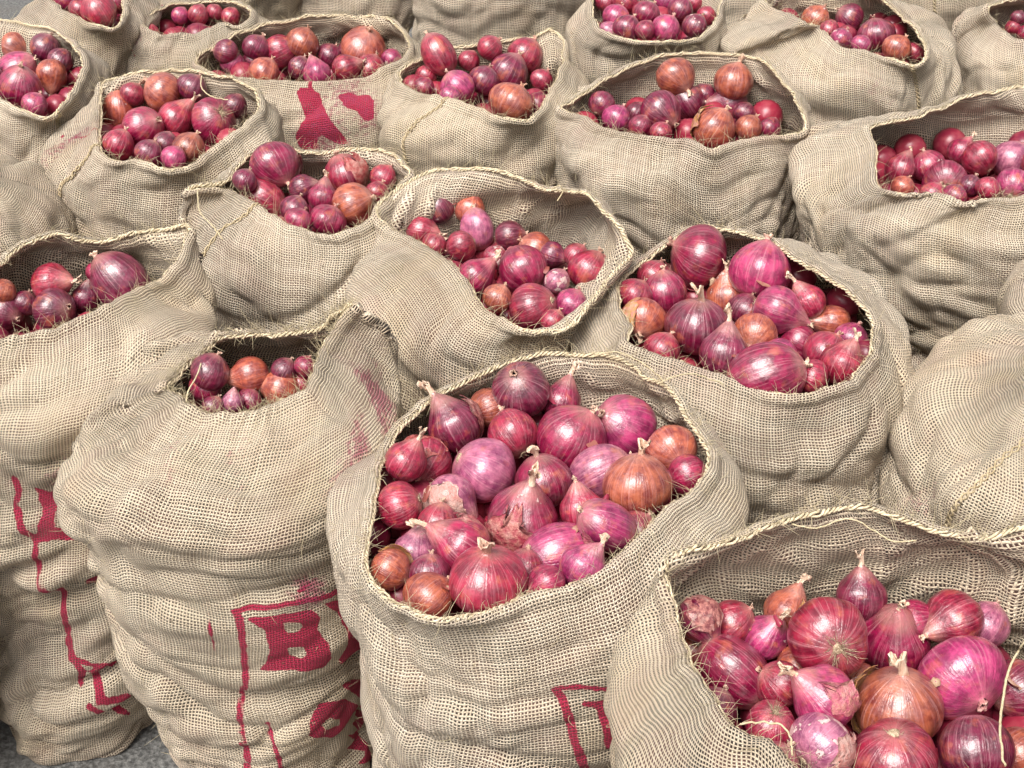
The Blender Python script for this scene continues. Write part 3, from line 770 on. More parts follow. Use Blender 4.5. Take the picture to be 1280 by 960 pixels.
        if allp is not None:
            b0, b1 = allp.min(0) - 15, allp.max(0) + 15
            sel = ((pxf > b0) & (pxf < b1)).all(1)
            c0, sc = 0.5 * (b0 + b1), 0.5 * (b1 - b0)
            def basis(p):
                x, y = (p[..., 0] - c0[0]) / sc[0], (p[..., 1] - c0[1]) / sc[1]
                return np.stack([x ** a * y ** b2 for a in range(5) for b2 in range(5) if a + b2 <= 4], -1)
            coef = np.linalg.lstsq(basis(pxf[sel]), uvf[idx[sel]], rcond=None)[0]
            def to_uv2(p):
                return basis(np.array(p, float)) @ coef
        sd = np.full(len(Gf), 0.05)
        for pts, w in pr['strokes']:
            up = [to_uv2(p) for p in pts]
            for a, b2 in zip(up[:-1], up[1:]):
                sd = np.minimum(sd, seg_dist(Q, a, b2) - w * 0.5 * scale - 0.0012)
        for outer, holes in pr['blobs']:
            q = poly_sd(Q, np.array([to_uv2(p) for p in outer]))
            for ho in holes: q = np.maximum(q, -poly_sd(Q, np.array([to_uv2(p) for p in ho])))
            sd = np.minimum(sd, q)
        sm = np.zeros(len(Gf))
        for x, y, r, a in pr['smear']:
            c = to_uv((x, y)); dd = np.linalg.norm((Q - c) * np.array([1, 0.7]), axis=1) / (r * 1.35 * scale)
            sm = np.maximum(sm, a * np.exp(-dd ** 2))
        ink[M * N:] = np.clip(sd, -0.05, 0.05); sme[M * N:] = sm
    at = me.attributes.new("ink", 'FLOAT', 'POINT'); at.data.foreach_set('value', ink)
    at = me.attributes.new("smear", 'FLOAT', 'POINT'); at.data.foreach_set('value', sme)
    root = empty("burlap_sack", tuple(base))
    tag(root, S['label'], "sack", "burlap sacks of onions")
    obj("cloth", me, root)
    # twisted cord oversewn on the hem
    n = int(tot / 0.0026) if N > 200 else int(tot / 0.004)
    rr = G[0] * 0.5 + inner[0] * 0.5
    rr = np.vstack([rr, rr[:1]])
    tt = np.linspace(0, N, n)
    P = np.stack([np.interp(tt, np.arange(N + 1), rr[:, q]) for q in range(3)], -1)
    T = np.gradient(P, axis=0)
    kr = np.ones(31) / 31; Tp = np.vstack([T[-16:-1], T, T[1:16]])
    T = np.stack([np.convolve(Tp[:, q], kr, 'valid') for q in range(3)], -1)
    T /= np.linalg.norm(T, axis=1, keepdims=True)
    out = np.cross(T, [0, 0, 1.0]); out /= np.linalg.norm(out, axis=1, keepdims=True) + 1e-9
    upv = np.cross(out, T)
    ln = np.arange(n) * (tot / n)
    paths, rads = [], []
    jit = gnoise(np.stack([ln * 60, 0 * ln + seed, 0 * ln], -1), 3)
    for ph in (0, 2.1, 4.2):
        a = ln / 0.021 * 2 * math.pi + ph + jit * 3.2
        rr_ = 0.0026 + 0.0020 * jit
        P2 = P + out * (np.cos(a) * rr_)[:, None] + upv * (np.sin(a) * rr_ * 0.8 - 0.0012)[:, None]
        P2[-1] = P2[0]
        paths.append(P2); rads.append(0.0015 + 0.0007 * gnoise(np.stack([ln * 110, 0 * ln + ph, 0 * ln + seed], -1), 4))
    v, fc = tubes(paths, rads, 5 if N > 200 else 4)
    obj("hem_cord", mesh_from("hem_cord", v - base, fc, M_CORD), root)
    # side seams
    for (sx, sy) in SEAMS.get(key, []):
        px = project(G.reshape(-1, 3)); fr = ((EYE - G.reshape(-1, 3)) * Nn.reshape(-1, 3)).sum(1) > 0
        dd = ((px - np.array([sx, sy])) ** 2).sum(1) + np.where(fr, 0, 1e6)
        ci = int(np.argmin(dd)) % N
        col = G[:, ci] + Nn[:, ci] * 0.0015
        m = 260
        q = np.linspace(0, ROWS - 1, m)
        P = np.stack([np.interp(q, np.arange(ROWS), col[:, k]) for k in range(3)], -1)
        Nm = np.stack([np.interp(q, np.arange(ROWS), Nn[:, ci, k]) for k in range(3)], -1)
        T = np.gradient(P, axis=0); T /= np.linalg.norm(T, axis=1, keepdims=True)
        S2 = np.cross(T, Nm)
        ln = np.arange(m) * 0.0035
        paths, rads = [], []
        for ph in (0, math.pi):
            a = ln / 0.02 * 2 * math.pi + ph
            paths.append(P + S2 * (np.cos(a) * 0.0035)[:, None] + Nm * (np.sin(a) * 0.0015)[:, None]); rads.append(0.0013)
        v, fc = tubes(paths, rads, 4)
        obj("side_seam", mesh_from("side_seam", v - base, fc, M_SEAM), root)
    # loose fibres: along the hem and standing off the cloth
    rs = np.random.RandomState(seed)
    paths, rads = [], []
    nf = 1300 if N > 300 else (700 if N > 200 else 260)
    for q in range(nf):
        if rs.rand() < 0.55:
            c = rs.randint(N); p = rr[c].copy(); nrm = Nn[0, c]; ll = rs.uniform(0.006, 0.022)
            dirv = nrm * rs.uniform(-0.6, 1) + np.array([rs.randn() * .5, rs.randn() * .5, rs.uniform(0, 1.2)])
        else:
            c = rs.randint(N); r_ = rs.randint(2, int(ROWS * 0.8)); p = G[r_, c].copy(); nrm = Nn[r_, c]; ll = rs.uniform(0.005, 0.016)
            dirv = nrm * rs.uniform(0.3, 1) + rs.randn(3) * .6
        dirv = dirv / np.linalg.norm(dirv) * ll / 4
        bend = rs.randn(3) * ll * 0.10
        pts = [p]
        for st in range(4):
            pts.append(pts[-1] + dirv); dirv = dirv + bend
        paths.append(np.array(pts)); rads.append(np.array([.00032, .00028, .00024, .0002, .00008]) * rs.uniform(0.8, 1.4))
    v, fc = tubes(paths, rads, 3)
    o = obj("frayed_fibres", mesh_from("frayed_fibres", v - base, fc, M_FIBRE), root)
    o['kind'] = 'stuff'
    BUILT[key] = dict(root=root, base=base, G=G, Nn=Nn, rim=rim, cen=cen, yc=yc, h=h, N=N, rows=ROWS)


for n, (key, S) in enumerate(SACKS.items()):
    build_sack(key, S, n + 1)


def loose_thread(key, pts, r=0.0009, lift=0.004):
    """a jute thread lying over the sack: photo points dropped on to given heights"""
    P = np.array([on_height(x, y, z) for x, y, z in pts])
    m = 40; q = np.linspace(0, len(P) - 1, m)
    i1 = np.minimum(q.astype(int), len(P) - 2); f = (q - i1)[:, None]
    p0 = P[np.maximum(i1 - 1, 0)]; p1 = P[i1]; p2 = P[i1 + 1]; p3 = P[np.minimum(i1 + 2, len(P) - 1)]
    C = 0.5 * ((2 * p1) + (p2 - p0) * f + (2 * p0 - 5 * p1 + 4 * p2 - p3) * f ** 2 + (-p0 + 3 * p1 - 3 * p2 + p3) * f ** 3)
    C += gnoise(C * 160, 9)[:, None] * 0.0012
    v, fc = tubes([C], [r], 5)
    B = BUILT[key]
    obj("loose_thread", mesh_from("loose_thread", v - B['base'], fc, M_FIBRE), B['root'])

loose_thread('s4', [(1283,798,.83),(1262,835,.80),(1253,880,.79),(1250,920,.79),(1256,958,.79)], 0.0012)
loose_thread('s4', [(990,655,.852),(1020,660,.85),(1060,648,.858),(1090,662,.85),(1115,676,.845),(1145,676,.845)], 0.0009)
loose_thread('s4', [(925,905,.79),(960,903,.79),(985,915,.79),(990,945,.79)], 0.0010)
loose_thread('s3', [(740,446,.768),(770,440,.78),(800,452,.785),(830,476,.775)], 0.0009)
loose_thread('s3', [(822,480,.772),(845,470,.785),(870,468,.785),(905,480,.775)], 0.0009)
loose_thread('s2', [(254,446,.76),(246,470,.755),(236,487,.75),(233,502,.74)], 0.0010)
loose_thread('s8', [(252,95,.775),(252,110,.78),(264,120,.78),(285,125,.775)], 0.0012)
loose_thread('s6', [(690,236,.80),(700,232,.81),(703,240,.80),(696,252,.79)], 0.0010)
loose_thread('s7', [(247,238,.755),(250,265,.75),(268,285,.745),(278,300,.74)], 0.0011)

# ------------------------------------------------------------------ onions
def bulb_mesh(kind, seed):
    rs = np.random.RandomState(seed)
    nu, nv = 44, 30
    t = np.linspace(0, 1, nv)
    ph = t * math.pi
    r = np.sin(ph) ** 0.92; z = -np.cos(ph)
    if kind == 'o': flat, neck, nr = rs.uniform(0.78, 0.92), rs.uniform(0.10, 0.2), 0.13
    elif kind == 'f': flat, neck, nr = rs.uniform(0.74, 0.82), rs.uniform(0.06, 0.12), 0.12
    elif kind == 'e': flat, neck, nr = rs.uniform(1.18, 1.30), rs.uniform(0.05, 0.15), 0.13
    else: flat, neck, nr = rs.uniform(0.92, 1.02), rs.uniform(0.42, 0.60), 0.15
    z = z * flat
    k = np.clip((t - 0.66) / 0.34, 0, 1)
    if kind == 's':
        r = r * (1 - 0.16 * np.sin(k * math.pi)) ; k = np.clip((t - 0.58) / 0.42, 0, 1)
    z = z + neck * k ** 1.9
    r = np.where(t > 0.75, np.maximum(r, nr * (1 - 0.25 * np.clip((t - .9) / .1, 0, 1))), r)
    r[0] = 0.0; z[0] = z[1] + 0.03; r[1] = 0.07                        # sunk root plate
    r[-1] = 0.10
    th = np.arange(nu) / nu * 2 * math.pi
    cyc = np.stack([np.cos(th), np.sin(th)], -1)
    T, TH = np.meshgrid(t, th, indexing='ij')
    P = np.stack([np.cos(TH), np.sin(TH), T * 2], -1)
    lob = 1 + gnoise(P * np.array([0.9, 0.9, 0.5]) + seed * 2.3, seed) * 0.12 + gnoise(P * np.array([2.4, 2.4, 0.5]) + seed, seed + 1) * 0.028 + np.cos(TH * 11 + rs.rand() * 6 + 3 * gnoise(P, 3)) * 0.006
    sq = 1 + 0.035 * np.cos(2 * TH + rs.rand() * 6)
    Xx = r[:, None] * np.cos(TH) * lob * sq; Yy = r[:, None] * np.sin(TH) * lob * sq
    Zz = z[:, None] + 0 * TH
    bx, by = rs.uniform(-.12, .12, 2) * (2.2 if kind == 's' else 1)
    kk = (k ** 2)[:, None]
    Xx = Xx + bx * kk; Yy = Yy + by * kk
    V = np.stack([Xx, Yy, Zz], -1)
    i = np.arange(nv - 1)[:, None] * nu; j = np.arange(nu)[None]; j2 = (j + 1) % nu
    Fc = np.stack([i + j, i + j2, i + nu + j2, i + nu + j], -1).reshape(-1, 4)
    me = mesh_from("bulb_" + kind, V.reshape(-1, 3), Fc, M_ONION)
    return me, np.array([bx, by, z[-1]])


def neck_mesh(seed, tip, length, spread):
    rs = np.random.RandomState(seed)
    nu, nv = 14, 9
    t = np.linspace(0, 1, nv)
    lean = rs.uniform(-.35, .35, 2) * length
    V = []
    for a in t:
        for k in range(nu):
            th = k / nu * 2 * math.pi + a * 0.9
            fr = 1 + (0.30 * math.sin(3 * th + seed) + 0.22 * math.sin(5 * th + seed * 2)) * a
            rr = (0.145 - 0.05 * math.sin(a * math.pi) + spread * a ** 2.2) * fr
            zz = a * length * (1 + 0.25 * a * math.sin(2 * th + seed) + 0.20 * a * rs.uniform(-1, 1)) - 0.09
            V.append((tip[0] + rr * math.cos(th) + lean[0] * a * a, tip[1] + rr * math.sin(th) * 0.8 + lean[1] * a * a, tip[2] + zz))
    V = np.array(V)
    n0 = len(V)
    i = np.arange(nv - 1)[:, None] * nu; j = np.arange(nu)[None]; j2 = (j + 1) % nu
    Fc = np.stack([i + j, i + j2, i + nu + j2, i + nu + j], -1).reshape(-1, 4)
    # inner wall so the torn tip has thickness
    inn = V.reshape(nv, nu, 3).copy()
    c = inn.mean(1, keepdims=True); inn = c + (inn - c) * np.array([0.72, 0.72, 1]); inn = inn[::-1][:4]
    V2 = inn.reshape(-1, 3)
    F2 = np.stack([np.arange(3)[:, None] * nu + j, np.arange(3)[:, None] * nu + j2, (np.arange(3)[:, None] + 1) * nu + j2, (np.arange(3)[:, None] + 1) * nu + j], -1).reshape(-1, 4) + n0
    br = np.stack([(nv - 1) * nu + j, (nv - 1) * nu + j2, n0 + j2, n0 + j], -1).reshape(-1, 4)
    return mesh_from("neck", np.concatenate([V, V2]), np.concatenate([Fc, F2, br]), M_NECK)


def root_mesh(seed, zb, n, ln):
    rs = np.random.RandomState(seed)
    paths, rads = [], []
    for q in range(n):
        a = rs.uniform(0, 2 * math.pi); r0 = rs.uniform(0, 0.13)
        p = np.array([r0 * math.cos(a), r0 * math.sin(a), zb + 0.06])
        d = np.array([math.cos(a) * rs.uniform(0.1, 1.3), math.sin(a) * rs.uniform(0.1, 1.3), -rs.uniform(0.15, 1)])
        d = d / np.linalg.norm(d) * rs.uniform(0.5, 1.0) * ln / 5
        pts = [p]
        for k in range(5):
            pts.append(pts[-1] + d); d = d + rs.randn(3) * ln * 0.055
        paths.append(pts); rads.append(np.array([.016, .013, .011, .009, .007, .003]))
    # short fibrous root plate
    v, fc = tubes(paths, rads, 3)
    nu = 12; th = np.arange(nu) / nu * 2 * math.pi
    ring = [np.stack([r_ * np.cos(th) * (1 + .15 * np.sin(3 * th)), r_ * np.sin(th), np.full(nu, z_)], -1) for r_, z_ in ((0.15, zb + 0.08), (0.13, zb - 0.01), (0.06, zb - 0.03), (0.002, zb - 0.02))]
    V2 = np.concatenate(ring); j = np.arange(nu)[None]; j2 = (j + 1) % nu; i = np.arange(3)[:, None] * nu
    F2 = np.stack([i + j, i + j2, i + nu + j2, i + nu + j], -1).reshape(-1, 4)[:, ::-1]
    return mesh_from("roots", np.concatenate([v, V2]), np.concatenate([fc, F2 + len(v)]), M_ROOT)


def skin_mesh(seed):
    """torn flap of outer skin: a curved patch lifted off the bulb"""
    rs = np.random.RandomState(seed)
    nu, nv = 16, 14
    a0 = rs.uniform(0, 6.28); wid = rs.uniform(0.7, 1.5); t0, t1 = rs.uniform(0.12, 0.3), rs.uniform(0.62, 0.92)
    V = []
    for i in range(nv):
        for j in range(nu):
            u, w = j / (nu - 1), i / (nv - 1)
            eu = (0.10 * math.sin(9 * w + seed) + 0.07 * math.sin(23 * w + seed * 3)) * (1 if u > .5 else -1)
            ew = 0.06 * math.sin(8 * u + seed) + 0.05 * math.sin(19 * u + 2 * seed)
            t = t0 + (t1 - t0) * w + (ew if w > .5 else -ew) * abs(2 * w - 1)
            th = a0 + (u - 0.5) * wid * (0.5 + 0.8 * math.sin(math.pi * min(max(w, .05), .95))) + eu * abs(2 * u - 1)
            ph = t * math.pi
            lift = 1.03 + 0.16 * max(0, u - 0.72) ** 1.2 * 3 + 0.20 * max(0, w - 0.75) * 2
            V.append((math.sin(ph) * math.cos(th) * lift, math.sin(ph) * math.sin(th) * lift, -math.cos(ph) * 0.92 * lift))
    V = np.array(V)
    V += gnoise(V * 3 + seed, 2)[:, None] * 0.03
    V2 = V * 1.012
    i = np.arange(nv - 1)[:, None] * nu; j = np.arange(nu - 1)[None]
    F1 = np.stack([i + j, i + j + 1, i + nu + j + 1, i + nu + j], -1).reshape(-1, 4)
    F2 = F1[:, ::-1] + len(V)
    bd = list(range(nu)) + [nu * (k + 1) + nu - 1 for k in range(nv - 1)] + [nu * (nv - 1) + k for k in range(nu - 2, -1, -1)] + [nu * k for k in range(nv - 2, 0, -1)]
    F3 = [(bd[k], bd[(k + 1) % len(bd)], bd[(k + 1) % len(bd)] + len(V), bd[k] + len(V)) for k in range(len(bd))]
    return mesh_from("loose_skin", np.concatenate([V, V2]), np.concatenate([F2, F1, np.array(F3)]), M_SKIN)


BULBS = {k: [bulb_mesh(k, s * 7 + ord(k)) for s in range(4 if k in 'os' else 2)] for k in 'osfe'}
NECKS = {k: [[neck_mesh(s * 3 + q, BULBS[k][q][1], L_, sp) for s, (L_, sp) in enumerate([(0.22, 0.0), (0.38, 0.08), (0.55, 0.04)])] for q in range(len(BULBS[k]))] for k in BULBS}
ROOTS = {k: [[root_mesh(s * 5 + q, BULBS[k][q][0].vertices[44].co.z, nn, ll) for s, (nn, ll) in enumerate([(14, 0.20), (44, 0.5)])] for q in range(len(BULBS[k]))] for k in BULBS}
SKINS = [skin_mesh(s) for s in range(6)]

COLS = {'M': ((0.2938, 0.0048, 0.0532), 'magenta'), 'P': ((0.1714, 0.0041, 0.0380), 'plum'), 'K': ((0.4243, 0.0340, 0.1292), 'pink'),
        'C': ((0.43, 0.105, 0.050), 'copper'), 'R': ((0.3427, 0.0136, 0.0471), 'red'), 'W': ((0.4570, 0.1360, 0.2204), 'pale violet')}

# x, y, radius (photo px), colour, shape, direction of neck in degrees, tilt to the viewer, flaking, neck 0-2 (-1 none)
ONIONS = {
 's3': [(651,487,35,'P','o',110,60,0,0),(701,503,24,'M','s',72,10,.1,2),(570,533,33,'P','s',118,12,0,2),(612,509,19,'C','s',200,20,.3,0),(641,543,31,'R','o',120,-25,.2,0),(714,549,42,'M','o',60,25,.1,0),(781,533,39,'K','o',150,35,.1,0),
        (531,582,35,'R','f',262,55,0,0),(604,588,41,'W','o',330,-20,.3,0),(679,602,35,'M','o',100,20,.3,1),(500,632,30,'R','o',200,-10,.1,0),(562,624,31,'W','s',320,12,.5,0),(652,650,44,'M','s',82,30,.5,2),(577,683,35,'M','s',142,15,.1,2),
        (609,725,48,'R','f',88,28,.1,1),(487,712,27,'C','o',330,10,.2,0),(535,746,31,'C','o',40,-20,.3,0),(519,690,17,'W','s',80,10,.6,0),(700,694,37,'K','e',190,10,.1,0),(728,709,27,'K','s',62,15,.2,1),(758,657,32,'K','e',150,25,.1,0),
        (797,607,42,'C','o',92,18,.3,1),(840,562,31,'C','o',300,55,.2,0),(860,594,19,'M','o',200,10,.1,0),(750,592,32,'W','e',30,10,.1,0),(727,637,25,'R','s',100,10,.2,0),(797,663,24,'R','o',60,10,.1,0),(683,730,18,'M','o',200,20,.4,0),
        (507,577,24,'R','s',58,12,.2,2),(537,716,18,'P','o',90,10,0,-1),(655,710,18,'R','o',80,10,.5,-1),(548,655,20,'R','o',80,10,.3,-1)],
 's4': [(874,773,29,'P','s',300,15,.1,0),(916,779,24,'R','o',40,20,.2,0),(916,839,41,'M','e',318,15,0,1),(957,796,27,'K','s',60,30,.6,1),(983,766,27,'C','s',65,10,.1,1),(1037,798,49,'R','f',100,-82,.1,-1),(1076,746,30,'P','s',88,10,.2,2),
        (1115,800,43,'M','s',95,40,.4,0),(1143,777,27,'M','o',20,20,0,-1),(1192,773,34,'R','s',200,15,.1,0),(1232,781,24,'W','o',60,10,.4,-1),(1201,848,53,'K','f',300,58,.2,0),(1030,873,39,'K','s',140,18,.1,1),(1123,886,52,'C','o',96,25,.1,2),
        (975,856,30,'R','o',140,10,.4,-1),(996,835,24,'C','o',10,10,.1,-1),(963,906,30,'R','o',260,-40,.5,-1),(1026,932,39,'W','o',30,-30,.8,-1),(1118,948,50,'R','o',280,-30,0,-1),(1221,937,43,'P','s',270,20,0,1),(1273,862,36,'P','o',200,20,0,0),
        (1274,946,35,'C','s',200,20,.5,1),(1073,856,24,'C','s',200,10,.3,-1),(862,813,24,'C','o',60,10,.1,-1),(893,886,27,'P','o',60,10,.1,-1),(966,962,34,'M','o',60,20,.1,-1),(1063,1003,42,'R','o',60,20,.1,-1),(1172,1012,44,'M','o',60,20,.1,-1)],
 's5': [(874,320,39,'M','f',160,10,.2,-1),(950,340,37,'K','o',75,10,.1,0),(830,366,27,'M','o',100,20,.1,-1),(908,372,26,'C','s',97,15,.75,1),(805,399,27,'C','o',255,45,.3,1),(871,408,38,'P','o',88,28,0,2),(970,388,29,'K','s',338,10,0,0),
        (945,419,27,'C','o',240,45,.4,0),(905,443,29,'P','s',80,12,.2,2),(996,431,26,'M','o',330,10,.1,-1),(972,449,26,'K','o',330,20,.1,0),(957,472,39,'M','e',20,10,.1,-1),(1032,441,28,'R','o',60,15,.3,-1),(1051,455,26,'R','s',70,20,.3,1),
        (1040,403,22,'C','s',178,10,.4,2),(1010,378,18,'R','s',120,10,.2,2),(827,437,22,'R','o',60,10,.1,-1),(1015,471,20,'R','o',160,10,.1,1),(793,369,14,'R','o',60,10,.1,-1),(931,388,18,'P','o',60,10,.1,-1),(818,346,18,'R','o',60,10,.1,-1),(1064,424,16,'K','o',60,10,.1,-1)],
 's6': [(547,260,22,'P','o',120,20,.4,-1),(587,262,18,'C','s',75,8,0,1),(596,287,21,'W','e',100,10,.1,-1),(526,287,19,'R','s',350,15,.1,1),(577,307,19,'R','o',200,-10,.1,-1),(637,295,19,'P','o',10,10,.3,0),(655,337,30,'M','o',120,-15,0,-1),(668,312,22,'C','o',150,20,.2,-1),
        (594,346,23,'M','s',42,12,.1,1),(620,322,13,'R','o',60,10,.7,-1),(622,373,18,'C','o',60,20,.4,0),(667,384,30,'R','o',200,-30,.2,-1),(737,339,26,'R','o',60,20,.2,-1),(696,352,16,'W','o',60,20,.9,-1),(715,380,20,'K','o',60,20,.2,-1),(690,318,15,'P','s',340,10,.1,1),
        (720,320,14,'R','o',60,20,.1,-1),(543,306,15,'R','o',60,20,.4,-1),(691,402,14,'R','o',60,20,.1,-1)],
 's7': [(344,206,30,'M','o',305,15,.1,1),(379,236,17,'P','s',20,15,.1,0),(404,248,18,'M','s',82,15,.1,1),(431,218,26,'R','o',110,30,.1,0),(479,222,16,'R','o',60,10,.1,-1),(441,255,26,'C','o',20,20,.1,-1),(328,249,25,'R','e',330,10,.1,-1),(368,262,18,'P','o',60,10,.1,-1),
        (410,276,22,'M','f',60,10,.1,-1),(373,275,17,'M','f',60,10,.1,-1),(472,241,14,'R','o',60,10,.3,-1),(306,226,14,'P','o',60,10,.1,-1)],
 's8': [(147,139,21,'C','e',95,10,.2,0),(203,115,24,'C','o',150,30,.4,0),(240,110,18,'P','o',60,10,.1,-1),(179,159,25,'M','o',20,35,0,0),(219,149,22,'R','s',52,10,.1,1),(267,150,27,'M','o',200,-50,0,-1),(236,186,20,'C','o',60,10,.1,-1),(217,198,14,'K','o',60,10,.1,-1),
        (186,192,17,'P','o',60,10,.1,-1),(148,181,19,'R','o',60,10,.4,-1),(166,118,15,'R','o',60,10,.1,1),(293,133,12,'P','o',60,10,.1,-1),(207,180,13,'P','o',60,10,.1,-1)],
 's9': [(18,60,20,'C','o',330,20,.2,0),(57,60,19,'P','o',60,20,.1,-1),(65,93,19,'C','s',272,10,.2,2),(20,86,20,'K','e',20,10,.1,-1),(25,108,25,'M','o',60,40,.5,0),(43,131,16,'K','o',60,10,.1,-1),(76,76,12,'P','o',60,10,.1,-1),(-16,100,20,'M','o',60,10,.1,-1)],
 's18': [(84,-1,20,'M','o',60,10,.1,-1),(124,14,22,'R','o',110,40,.1,0),(101,12,12,'R','o',60,10,.1,-1),(145,3,14,'M','o',60,10,.1,-1)],
 's17': [(225,20,11,'K','o',60,10,.1,-1),(248,19,13,'R','o',60,10,.1,-1),(288,21,12,'R','o',60,10,.4,-1),(268,15,10,'R','o',60,10,.1,-1)],
 's10': [(283,65,15,'P','o',170,10,.3,0),(291,80,15,'K','o',60,10,.1,-1),(320,60,17,'P','o',60,10,.3,-1),(350,64,20,'R','s',20,15,.2,0),(378,54,20,'C','o',60,10,.1,-1),(318,77,14,'P','o',60,10,.4,-1),(330,91,19,'C','o',60,10,.1,-1),(412,70,16,'P','o',60,10,.1,-1),
         (455,60,28,'C','f',60,50,.3,0),(432,86,17,'R','s',20,10,.1,0),(463,87,18,'R','o',60,10,.1,-1),(375,85,14,'P','o',60,10,.6,-1),(396,92,16,'K','s',100,10,.1,0),(490,74,10,'K','o',60,10,.5,-1),(437,64,14,'P','o',60,10,.1,-1)],
 's11': [(549,68,21,'R','e',118,5,.1,-1),(612,60,16,'R','o',40,20,.1,0),(657,70,22,'R','o',60,10,.1,-1),(635,91,24,'P','o',60,20,.1,-1),(605,101,19,'P','o',60,10,.1,-1),(572,109,21,'K','o',130,30,.4,0),(677,100,14,'R','o',60,10,.3,-1),(638,128,27,'C','f',60,5,.1,-1),
         (533,95,11,'R','o',60,10,.1,-1),(530,109,12,'M','o',60,10,.4,-1),(586,76,12,'R','o',60,10,.1,-1),(563,121,13,'K','o',60,10,.1,-1),(670,84,13,'P','o',60,10,.1,-1)],
 's12': [(844,96,24,'C','o',310,25,.1,1),(917,103,24,'C','o',80,20,.2,1),(825,141,26,'P','o',310,30,.3,0),(859,128,20,'P','s',130,30,.1,-1),(912,131,22,'P','s',188,10,.2,1),(892,161,26,'C','o',60,20,.3,-1),(752,130,16,'P','o',60,-20,.1,-1),(770,148,17,'K','o',60,10,.3,-1),
         (935,161,17,'C','o',60,10,.1,-1),(962,161,10,'M','o',60,10,.1,-1),(800,158,13,'M','o',60,10,.1,-1),(826,166,14,'R','o',60,10,.1,-1),(880,118,12,'P','o',60,10,.1,-1),(795,142,10,'P','o',60,10,.1,-1),(930,141,13,'P','o',60,10,.1,-1)],
 's13': [(1125,212,18,'R','s',70,10,.1,0),(1160,207,20,'M','o',120,20,.4,-1),(1181,226,25,'M','o',60,-55,.1,-1),(1225,198,22,'R','o',120,-20,.2,-1),(1264,201,24,'W','o',60,10,.2,-1),(1200,189,14,'M','s',60,10,.1,1),(1128,234,14,'C','o',60,10,.1,-1),
         (1266,233,22,'K','o',60,-40,.1,-1),(1212,233,14,'P','o',60,10,.1,-1),(1235,236,12,'R','o',60,10,.1,-1),(1165,243,15,'R','o',60,10,.1,-1),(1193,245,13,'M','o',60,10,.1,-1),(1300,205,22,'R','o',60,10,.1,-1)],
 's14': [(1062,22,17,'P','o',150,20,0,-1),(1095,43,22,'P','f',100,20,0,-1),(1019,24,17,'C','o',60,10,.6,-1),(1051,49,14,'K','o',60,10,.7,-1),(1121,61,18,'C','o',60,10,.2,-1),(1143,66,12,'R','o',60,10,.1,-1),(1076,56,12,'K','o',60,10,.1,-1),(1036,38,12,'R','o',60,10,.1,-1)],
 's21': [(1266,34,9,'R','o',60,10,.1,-1),(1282,42,11,'M','o',60,10,.1,-1),(1272,22,9,'P','o',60,10,.1,-1),(1292,26,11,'R','o',60,10,.1,-1)],
 's15': [(756,4,12,'R','o',60,10,.1,-1),(781,2,17,'R','o',60,10,.1,-1),(770,22,17,'K','o',60,10,.1,-1),(783,36,17,'P','o',60,10,.2,-1),(808,18,17,'M','o',60,10,.3,-1),(833,2,15,'K','o',60,10,.1,-1),(850,12,15,'P','o',60,10,.2,-1),(832,36,18,'K','o',60,20,.1,-1),
         (868,33,15,'P','o',60,10,.7,-1),(883,20,12,'R','o',60,10,.1,-1),(806,38,12,'M','o',60,10,.1,-1),(760,39,9,'W','o',60,10,.4,-1),(866,3,13,'R','o',60,10,.1,-1)],
 's1': [(64,353,24,'R','s',8,20,.3,1),(68,387,26,'P','o',0,35,0,0),(107,373,17,'P','s',80,10,.2,0),(151,353,31,'P','e',130,10,.1,-1),(8,390,22,'P','o',340,30,.1,0),(31,379,16,'P','o',60,10,.1,-1),(125,342,10,'M','o',60,10,.1,-1),(3,364,13,'C','o',60,10,.1,-1)],
 's2': [(262,465,24,'P','o',60,10,.1,-1),(257,485,19,'M','o',60,10,.1,-1),(314,469,23,'C','s',195,15,.1,0),(352,485,24,'C','s',165,10,.3,1),(355,463,16,'P','o',60,10,.1,-1),(382,458,14,'M','o',60,10,.4,-1),(266,509,14,'P','o',60,10,.1,-1),(291,503,13,'W','s',88,20,.2,2),
        (312,500,15,'M','o',60,10,.1,-1),(376,478,13,'R','o',60,10,.1,-1)],
}
BIAS = {'s4': {5: -0.05, 11: -0.03, 12: -0.03, 7: 0.02, 3: -0.02}, 's3': {8: -0.03, 5: -0.02, 0: -0.03, 13: -0.02, 21: -0.02}, 's5': {3: -0.02, 6: -0.02}}
items = []
